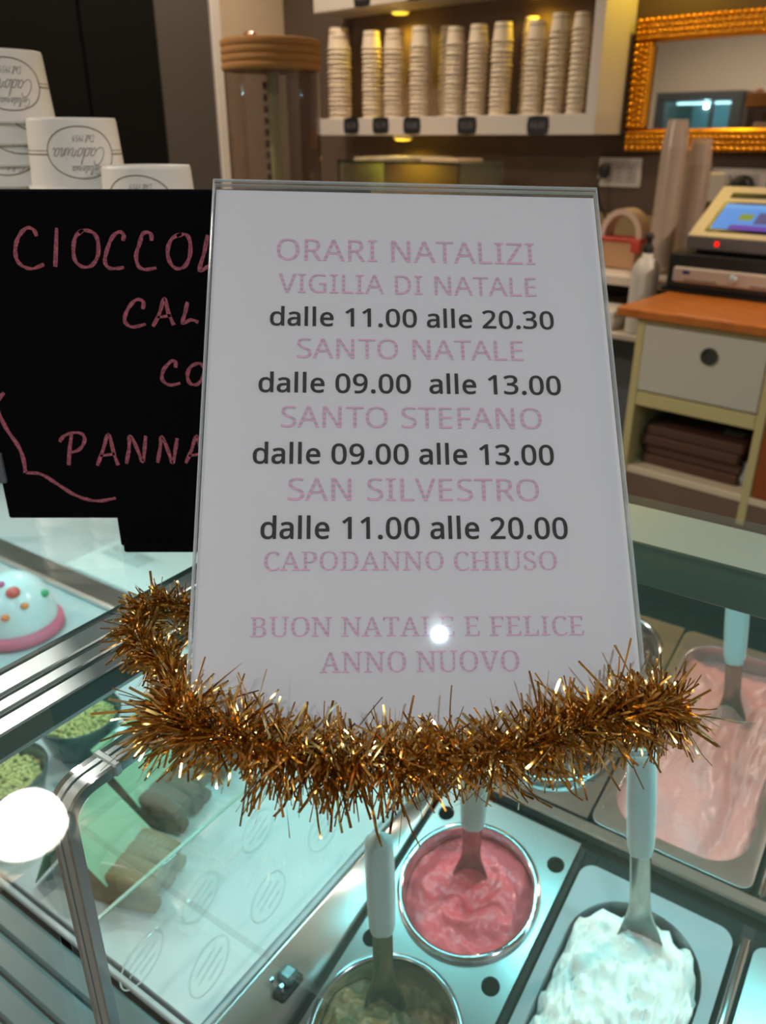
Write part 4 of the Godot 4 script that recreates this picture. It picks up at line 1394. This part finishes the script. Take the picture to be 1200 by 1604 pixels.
# ------------------------------------------------------------------ counter along the back wall
func build_back_counter() -> void:
	var wm := mat(Color(0.78, 0.72, 0.65), 0.5)
	var dk := mat(Color(0.16, 0.13, 0.11), 0.6)
	var t := thing("back_counter", "white topped work counter with an open shelf along the back wall", "counter", FW, V(-1.90, 0, -2.38))
	part(t, "top", bx(V(0, 1.236, 0), V(1.93, 0.028, 0.43), 0.003), wm)
	part(t, "shelf", bx(V(0, 1.107, 0.06), V(1.93, 0.018, 0.52), 0.003), wm)
	part(t, "back", bx(V(0, 1.17, -0.205), V(1.93, 0.10, 0.01), 0.001), dk)
	part(t, "base", bx(V(0, 0.548, -0.03), V(1.93, 1.095, 0.36), 0.003), mat(Color(0.36, 0.37, 0.38), 0.5))
	part(t, "end_panel", bx(V(-0.955, 1.17, 0), V(0.02, 0.10, 0.42), 0.001), wm)
	part(t, "upstand", bx(V(0, 1.31, -0.205), V(1.93, 0.13, 0.012), 0.002), mat(Color(0.52, 0.44, 0.30), 0.6))
	# stacked white napkins on the lower shelf
	t = thing("napkin_stack", "stack of white napkins on the open shelf of the counter", "napkins", FW, V(-1.105, 1.1165, -2.13))
	for k in 5:
		part(t, "napkin", bx(V(0.002 * (k % 3), 0.006 + 0.0105 * k, 0), V(0.12, 0.010, 0.12), 0.003), mat(Color(0.82, 0.78, 0.72), 0.8))
	# round wire and cloth holder with red trim
	t = thing("arched_box", "arched clear gift box with red trim on the counter", "box", FW, V(-1.155, 1.250, -2.30))
	var arch := PackedVector2Array()
	for k in 17:
		var a := PI * k / 16.0
		arch.append(Vector2(cos(a) * 0.066, 0.088 + sin(a) * 0.078))
	for k in 17:
		var a := PI * (16 - k) / 16.0
		arch.append(Vector2(cos(a) * 0.050, 0.088 + sin(a) * 0.062))
	part(t, "arch_handle", MB.new().extrude(arch, -0.03, 0.03).mesh(), mat(Color(0.78, 0.66, 0.58), 0.6))
	part(t, "trim", bx(V(0, 0.082, 0), V(0.136, 0.012, 0.07), 0.003), mat(Color(0.72, 0.24, 0.15), 0.5))
	part(t, "body", bx(V(0, 0.039, 0), V(0.110, 0.076, 0.062), 0.004), mat(Color(0.72, 0.54, 0.38), 0.5))
	part(t, "bow", bx(V(0.055, 0.066, 0.034), V(0.03, 0.03, 0.008), 0.003), mat(Color(0.72, 0.22, 0.14), 0.5))
	t = thing("coffee_tin", "dark tin with a red foot beside the arched box", "tin", FW, V(-1.255, 1.250, -2.27))
	part(t, "body", MB.new().lathe_sharp([Vector2(0.032, 0.014), Vector2(0.032, 0.085), Vector2(0.001, 0.085)], 24).mesh(), mat(Color(0.10, 0.09, 0.09), 0.4))
	part(t, "foot", MB.new().lathe_sharp([Vector2(0.034, 0.0), Vector2(0.034, 0.014), Vector2(0.032, 0.014)], 24).mesh(), mat(Color(0.65, 0.16, 0.08), 0.5))
	part(t, "lid", MB.new().lathe_sharp([Vector2(0.024, 0.085), Vector2(0.020, 0.10), Vector2(0.001, 0.10)], 24).mesh(), M.black)
	# tinted jar of spoons with a rattan lid
	t = thing("lidded_jar", "tall brown tinted jar with a coiled rattan lid", "jar", F0, V(-0.2115, 1.250, -1.87))
	t.transform = FW * Transform3D(Basis.IDENTITY, FW.affine_inverse() * V(-0.2215, 1.250, -1.83))
	var tint := glass(Color(0.24, 0.11, 0.06), 0.46)
	part(t, "glass_wall", MB.new().lathe([Vector2(0.092, 0.0), Vector2(0.094, 0.01), Vector2(0.094, 0.467)], 48).mesh(), tint)
	part(t, "base", MB.new().lathe_sharp([Vector2(0.095, 0.0), Vector2(0.095, 0.012), Vector2(0.001, 0.012)], 40).mesh(), M.black)
	var lid := MB.new()
	var prof := [Vector2(0.001, 0.468), Vector2(0.090, 0.468)]
	for k in 4:
		for j in 5:
			var a := -PI / 2 + PI * j / 4.0
			prof.append(Vector2(0.0945 + 0.0035 * cos(a), 0.475 + 0.0135 * k + 0.007 * sin(a)))
	prof.append(Vector2(0.085, 0.524))
	prof.append(Vector2(0.001, 0.525))
	var rat := mat(Color(0.58, 0.39, 0.18), 0.85)
	rat.normal_enabled = true
	rat.normal_texture = M.fine_normal
	tri_map(rat, V(30, 30, 30))
	part(t, "rattan_lid", lid.lathe(prof, 56).mesh(), rat)
	part(t, "centre_tube", MB.new().tube(PackedVector3Array([V(0.003, 0.012, 0), V(0.003, 0.466, 0)]), 0.012, 16).mesh(), mat(Color(0.72, 0.68, 0.48), 0.5))
	var link := MB.new()
	for k in 21:
		link.box(V(-0.016, 0.02 + 0.0212 * k, 0.006), V(0.008, 0.014, 0.008), 0.002)
	part(t, "bead_string", link.mesh(), M.black)
	for q in [[0.045, 0.03, 0.016], [-0.04, 0.035, 0.018], [0.03, -0.05, 0.018], [-0.066, 0.01, 0.012]]:
		part(t, "copper_pot", MB.new().lathe_sharp([Vector2(q[2], 0.012), Vector2(q[2], 0.235), Vector2(0.001, 0.235)], 20, V(q[0], 0, q[1])).mesh(), mat(Color(0.62, 0.30, 0.14), 0.4, 0.4))
	t = thing("wrapped_sweet", "small shiny wrapped sweet on the rattan lid", "sweet", F0, V(0, 0, 0))
	t.transform = FW * Transform3D(Basis.IDENTITY, FW.affine_inverse() * V(-0.265, 1.775, -1.86))
	part(t, "wrapper", MB.new().loft(_stick(0.028, 0.008)).mesh(), mat(Color(0.80, 0.55, 0.45), 0.2, 0.7), V(0, 0.0085, 0))
	# glass console with papers and a carton under it
	t = thing("glass_console", "low glass console under the wall shelf", "console", FW, V(-2.005, 1.250, -2.37))
	var pg := part(t, "top_pane", bx(V(0, 0.272, 0), V(0.565, 0.008, 0.24), 0.001), glass(Color(0.6, 0.7, 0.6), 0.12))
	part(pg, "edge", bx(V(0, 0.272, 0.1205), V(0.565, 0.0078, 0.001), 0.0003), mat(Color(0.06, 0.08, 0.06), 0.3))
	for s in [-1, 1]:
		var sd := part(t, "side_pane", bx(V(s * 0.275, 0.134, 0), V(0.008, 0.268, 0.24), 0.001), glass(Color(0.6, 0.7, 0.6), 0.12))
		part(sd, "edge", bx(V(s * 0.275, 0.134, 0.1205), V(0.0078, 0.268, 0.001), 0.0003), mat(Color(0.06, 0.08, 0.06), 0.3))
	t = thing("paper_pile", "loose cream papers on the glass console beneath the puck lamp", "papers", FW, V(-2.10, 1.526, -2.37))
	for k in 4:
		var p := part(t, "sheet", bx(V(0.05 * (k % 2), 0.0015 + 0.003 * k, 0), V(0.26, 0.003, 0.19), 0.0008), mat(Color(0.80, 0.73, 0.58), 0.8))
		p.rotation.y = [-0.05, 0.08, -0.12, 0.03][k]
	t = thing("paper_pile", "cream folder on the free end of the glass console", "papers", FW, V(-1.84, 1.526, -2.35))
	part(t, "sheet", bx(V(0, 0.005, 0), V(0.16, 0.010, 0.14), 0.002), mat(Color(0.78, 0.66, 0.52), 0.8))
	t = thing("carton", "small open cream carton under the glass console", "carton", FW, V(-2.12, 1.250, -2.34))
	part(t, "body", bx(V(0, 0.065, 0), V(0.17, 0.13, 0.12), 0.002), mat(Color(0.74, 0.60, 0.33), 0.8))
	part(t, "flap", MB.new().box(V(-0.02, 0.138, 0.07), V(0.16, 0.003, 0.07), 0.001, Basis(Vector3.RIGHT, 0.5)).mesh(), mat(Color(0.78, 0.66, 0.45), 0.8))
	part(t, "flap", MB.new().box(V(-0.02, 0.145, -0.05), V(0.17, 0.003, 0.08), 0.001, Basis(Vector3.RIGHT, -0.4)).mesh(), mat(Color(0.78, 0.66, 0.45), 0.8))
	# wall sockets
	for q in [[-1.346, 1.498, 0.150, "white wall socket plate with a black plug beside the mirror", true], [-0.965, 1.475, 0.16, "wall socket plate behind the till", false]]:
		t = thing("socket_plate", q[3], "socket", FW, V(q[0], q[1], -2.6), 0.0, "wall sockets")
		part(t, "plate", bx(V(0, 0, 0.005), V(q[2], 0.088, 0.010), 0.003), mat(Color(0.72, 0.69, 0.66), 0.4))
		for k in 3:
			var so := part(t, "socket", bx(V(-0.042 + 0.042 * k, 0, 0.0105), V(0.036, 0.060, 0.003), 0.001), mat(Color(0.62, 0.59, 0.57), 0.4))
			for hh in [-0.014, 0.0, 0.014]:
				part(so, "pin_hole", MB.new().lathe_sharp([Vector2(0.003, 0.0), Vector2(0.001, 0.0)], 10).mesh(), M.black, V(-0.042 + 0.042 * k, hh, 0.0126)).rotation.x = PI / 2
		if q[4]:
			var pl := part(t, "plug", bx(V(-0.042, 0.004, 0.030), V(0.030, 0.042, 0.036), 0.010), M.black)
			part(pl, "cord", MB.new().tube(smooth_path([V(-0.042, -0.008, 0.046), V(-0.046, -0.04, 0.058), V(-0.036, -0.09, 0.05), V(-0.010, -0.15, 0.03), V(0.0, -0.17, 0.03)], 6), 0.004, 8).mesh(), M.black)
		else:
			part(t, "plug", MB.new().lathe([Vector2(0.030, 0.0), Vector2(0.030, 0.024), Vector2(0.022, 0.034), Vector2(0.001, 0.036)], 24).mesh(), M.black, V(0.02, -0.004, 0.012)).rotation.x = PI / 2
			part(t, "adapter", bx(V(-0.055, -0.01, 0.024), V(0.06, 0.085, 0.04), 0.006), mat(Color(0.66, 0.62, 0.56), 0.45))

# ------------------------------------------------------------------ till cabinet
func build_till() -> void:
	var cream := mat(Color(0.74, 0.67, 0.46), 0.5)
	var wood := mat(Color(1, 1, 1), 0.35)
	wood.albedo_texture = noise_tex(0.02, Color(0.62, 0.33, 0.10), Color(0.76, 0.44, 0.16))
	tri_map(wood, V(2, 2, 14))
	var t := thing("till_cabinet", "cream cabinet with a wooden worktop, a drawer and an open bay", "cabinet", FW, V(-0.85, 0, -1.81))
	# local x runs right from the cabinet's left edge, local -z towards the wall
	part(t, "worktop", bx(V(0.43, 1.229, -0.38), V(0.96, 0.022, 0.79), 0.003), wood)
	part(t, "upright", bx(V(0.010, 1.0, -0.385), V(0.020, 0.435, 0.77), 0.002), cream)
	part(t, "upright", bx(V(0.314, 1.0, -0.385), V(0.020, 0.435, 0.77), 0.002), cream)
	part(t, "upright", bx(V(0.87, 1.0, -0.385), V(0.020, 0.435, 0.77), 0.002), cream)
	part(t, "top_rail", bx(V(0.44, 1.212, -0.385), V(0.84, 0.011, 0.768), 0.002), cream)
	part(t, "middle_board", bx(V(0.162, 1.028, -0.385), V(0.284, 0.034, 0.768), 0.002), cream)
	part(t, "bottom_board", bx(V(0.44, 0.846, -0.385), V(0.84, 0.018, 0.768), 0.002), mat(Color(0.82, 0.72, 0.60), 0.5))
	part(t, "back", bx(V(0.44, 1.0, -0.764), V(0.84, 0.40, 0.010), 0.001), mat(Color(0.20, 0.14, 0.10), 0.7))
	part(t, "plinth", bx(V(0.44, 0.418, -0.385), V(0.88, 0.836, 0.762), 0.003), mat(Color(0.44, 0.33, 0.26), 0.7))
	var dr := part(t, "drawer", bx(V(0.162, 1.127, -0.006), V(0.282, 0.156, 0.016), 0.002), mat(Color(0.74, 0.71, 0.64), 0.45))
	part(dr, "finger_hole", MB.new().lathe_sharp([Vector2(0.019, 0.0), Vector2(0.019, 0.004), Vector2(0.0135, 0.004), Vector2(0.0115, 0.001), Vector2(0.0005, 0.001)], 28).mesh(), mat(Color(0.30, 0.29, 0.27), 0.35, 0.5), V(0.180, 1.157, 0.0025)).rotation.x = PI / 2
	part(t, "door", bx(V(0.592, 1.03, -0.006), V(0.532, 0.345, 0.014), 0.002), mat(Color(0.55, 0.26, 0.10), 0.45))
	# folded cardboard in the bay
	var cb := mat(Color(0.32, 0.19, 0.12), 0.8)
	for k in 4:
		var lb: String = ["lowest brown folded carton in the cabinet bay", "brown folded carton second from the bay floor", "brown folded carton third from the bay floor", "topmost brown folded carton with a white label in the bay"][k]
		var c := thing("folded_carton", lb, "carton", FW, V(-0.694 + [0.0, 0.004, -0.004, 0.002][k], 0.8555 + 0.0255 * k, -1.985 + [0.0, -0.006, 0.004, 0.0][k]), 0.0, "folded cartons in the cabinet bay")
		part(c, "carton_body", bx(V(0, 0.0125, 0), V(0.240, 0.025, 0.27), 0.004), cb)
		if k == 3:
			part(c, "paper_label", bx(V(0.07, 0.0256, 0.06), V(0.050, 0.0008, 0.032), 0.0002), mat(Color(0.62, 0.58, 0.54), 0.7))
	var cup := thing("plastic_bag", "crumpled pale plastic bag at the end of the cabinet bay", "bag", FW, V(-0.562, 0.8555, -1.88))
	part(cup, "film", MB.new().lathe([Vector2(0.016, 0.0), Vector2(0.021, 0.012), Vector2(0.018, 0.035), Vector2(0.012, 0.055), Vector2(0.001, 0.062)], 9).mesh(), mat(Color(0.62, 0.62, 0.62), 0.35))
	# cash drawer
	t = thing("cash_drawer", "black cash drawer with a pale steel front under the till", "cash drawer", FW, V(-0.740, 1.2405, -2.07))
	part(t, "body", bx(V(0, 0.053, -0.19), V(0.34, 0.084, 0.38), 0.003), M.black)
	part(t, "rubber_base", bx(V(-0.004, 0.0055, -0.20), V(0.36, 0.011, 0.39), 0.002), M.rubber)
	var fp := part(t, "front_plate", bx(V(0.0, 0.045, 0.002), V(0.306, 0.038, 0.010), 0.005), mat(Color(0.72, 0.65, 0.58), 0.4))
	part(fp, "slot", bx(V(-0.080, 0.0335, 0.0072), V(0.085, 0.004, 0.002), 0.0008), mat(Color(0.42, 0.36, 0.32), 0.5))
	part(fp, "slot", bx(V(0.085, 0.0335, 0.0072), V(0.085, 0.004, 0.002), 0.0008), mat(Color(0.42, 0.36, 0.32), 0.5))
	part(fp, "badge", bx(V(-0.118, 0.052, 0.0075), V(0.018, 0.008, 0.002), 0.0005), mat(Color(0.10, 0.16, 0.42), 0.4))
	part(fp, "key_lock", MB.new().lathe([Vector2(0.0105, 0.0), Vector2(0.0105, 0.005), Vector2(0.008, 0.008), Vector2(0.001, 0.008)], 24).mesh(), M.brushed, V(0.0, 0.046, 0.006)).rotation.x = PI / 2
	# till with a sloping touch screen
	t = thing("till", "cream wedge shaped till with a coloured touch screen", "till", FW, V(-0.71, 1.3360, -2.24))
	var side := PackedVector2Array([Vector2(0.15, 0.011), Vector2(0.15, 0.043), Vector2(-0.03, 0.148), Vector2(-0.06, 0.148), Vector2(-0.06, 0.011)])
	var tf := Transform3D(Basis(V(0, 0, 1), V(0, 1, 0), V(-1, 0, 0)), Vector3.ZERO)
	part(t, "shell", MB.new().extrude(side, -0.168, 0.168, tf).mesh(), mat(Color(0.76, 0.68, 0.54), 0.45))
	part(t, "front_band", bx(V(0, 0.026, 0.151), V(0.338, 0.030, 0.004), 0.001), mat(Color(0.36, 0.34, 0.34), 0.45))
	part(t, "foot_pad", bx(V(0, 0.0055, 0.04), V(0.30, 0.011, 0.18), 0.002), M.black)
	var slope := Basis(Vector3.RIGHT, atan2(0.105, 0.18))
	var mid := V(0, 0.0955, 0.06)
	part(t, "bezel", MB.new().box(mid + slope * V(0.010, 0.0005, 0.024), V(0.29, 0.004, 0.122), 0.001, slope).mesh(), M.black_gloss)
	part(t, "printer_slot", MB.new().box(mid + slope * V(0.010, 0.0005, -0.067), V(0.285, 0.004, 0.020), 0.001, slope).mesh(), M.black)
	var im := Image.create(32, 16, false, Image.FORMAT_RGB8)
	im.fill(Color(0.35, 0.62, 0.95))
	im.fill_rect(Rect2i(0, 0, 32, 3), Color(0.45, 0.70, 0.98))
	im.fill_rect(Rect2i(6, 6, 4, 4), Color(0.55, 0.62, 0.25))
	im.fill_rect(Rect2i(11, 5, 4, 7), Color(0.36, 0.34, 0.55))
	im.fill_rect(Rect2i(16, 3, 4, 11), Color(0.30, 0.45, 0.92))
	im.fill_rect(Rect2i(21, 3, 6, 11), Color(0.45, 0.65, 0.68))
	im.fill_rect(Rect2i(5, 13, 11, 3), Color(0.45, 0.25, 0.70))
	im.fill_rect(Rect2i(27, 3, 5, 11), Color(0.25, 0.55, 0.62))
	var sm := mat(Color(0.03, 0.03, 0.03), 0.6)
	sm.emission_enabled = true
	sm.emission_texture = ImageTexture.create_from_image(im)
	sm.emission = Color.BLACK
	sm.emission_operator = BaseMaterial3D.EMISSION_OP_ADD
	sm.emission_energy_multiplier = 0.75
	sm.texture_filter = BaseMaterial3D.TEXTURE_FILTER_NEAREST
	sm.texture_repeat = false
	var sc := MB.new()
	var c0 := mid + slope * V(0.010, 0.0029, 0.024)
	var rows := []
	for i in 2:
		rows.append(PackedVector3Array([c0 + slope * V(-0.136, 0, -0.052 + 0.104 * i), c0 + slope * V(0.136, 0, -0.052 + 0.104 * i)]))
	sc.grid(rows, false, Vector3.UP)
	sc.uv = PackedVector2Array([Vector2(0, 0), Vector2(1, 0), Vector2(0, 1), Vector2(1, 1)])
	part(t, "screen", sc.mesh(), sm)
	part(t, "indicator_light", bx(V(-0.092, 0.026, 0.1535), V(0.011, 0.012, 0.002), 0.0006), glow(Color(1.0, 0.10, 0.06), 0.9))
	# pump bottle
	t = thing("squeeze_bottle", "white squeeze bottle with a black pump beside the till", "bottle", FW, V(-0.985, 1.1165, -2.105))
	part(t, "body", MB.new().lathe([Vector2(0.001, 0.0), Vector2(0.033, 0.0), Vector2(0.036, 0.004), Vector2(0.036, 0.150), Vector2(0.034, 0.172), Vector2(0.022, 0.192), Vector2(0.014, 0.198), Vector2(0.014, 0.208), Vector2(0.001, 0.208)], 36).mesh(), mat(Color(0.80, 0.76, 0.70), 0.4))
	part(t, "pump", MB.new().lathe([Vector2(0.0135, 0.208), Vector2(0.0135, 0.223), Vector2(0.008, 0.229), Vector2(0.0065, 0.243), Vector2(0.011, 0.245), Vector2(0.009, 0.257), Vector2(0.001, 0.258)], 24).mesh(), M.black)
	# clear plastic cups, nested upright towers
	var pl := glass(Color(0.80, 0.70, 0.62), 0.38)
	pl.roughness = 0.2
	var made: Node3D = null
	for q in [[-1.030, -2.280, 44, 1.645, "front tower of clear plastic cups"], [-1.000, -2.380, 40, 1.600, "rear tower of clear plastic cups"]]:
		var hcup := 0.070
		var step: float = (q[3] - 1.2505 - hcup) / (q[2] - 1)
		for k in q[2]:
			var at := V(q[0] + 0.0006 * sin(k * 1.7), q[3] - hcup - step * k, q[1] + 0.0006 * cos(k * 2.3))
			var lb := "%s upturned cup in the %s" % [ordinal(k), q[4]]
			if made == null:
				made = thing("plastic_cup", lb, "plastic cup", FW, at, 0.0, "clear plastic cups by the till")
				part(made, "cup", MB.new().lathe([Vector2(0.0004, hcup - 0.002), Vector2(0.024, hcup - 0.002), Vector2(0.0262, hcup - 0.004), Vector2(0.0335, 0.004), Vector2(0.0360, 0.0038), Vector2(0.0365, 0.002), Vector2(0.0352, 0.0)], 22).mesh(), pl)
			else:
				copy(made, lb, FW, at)
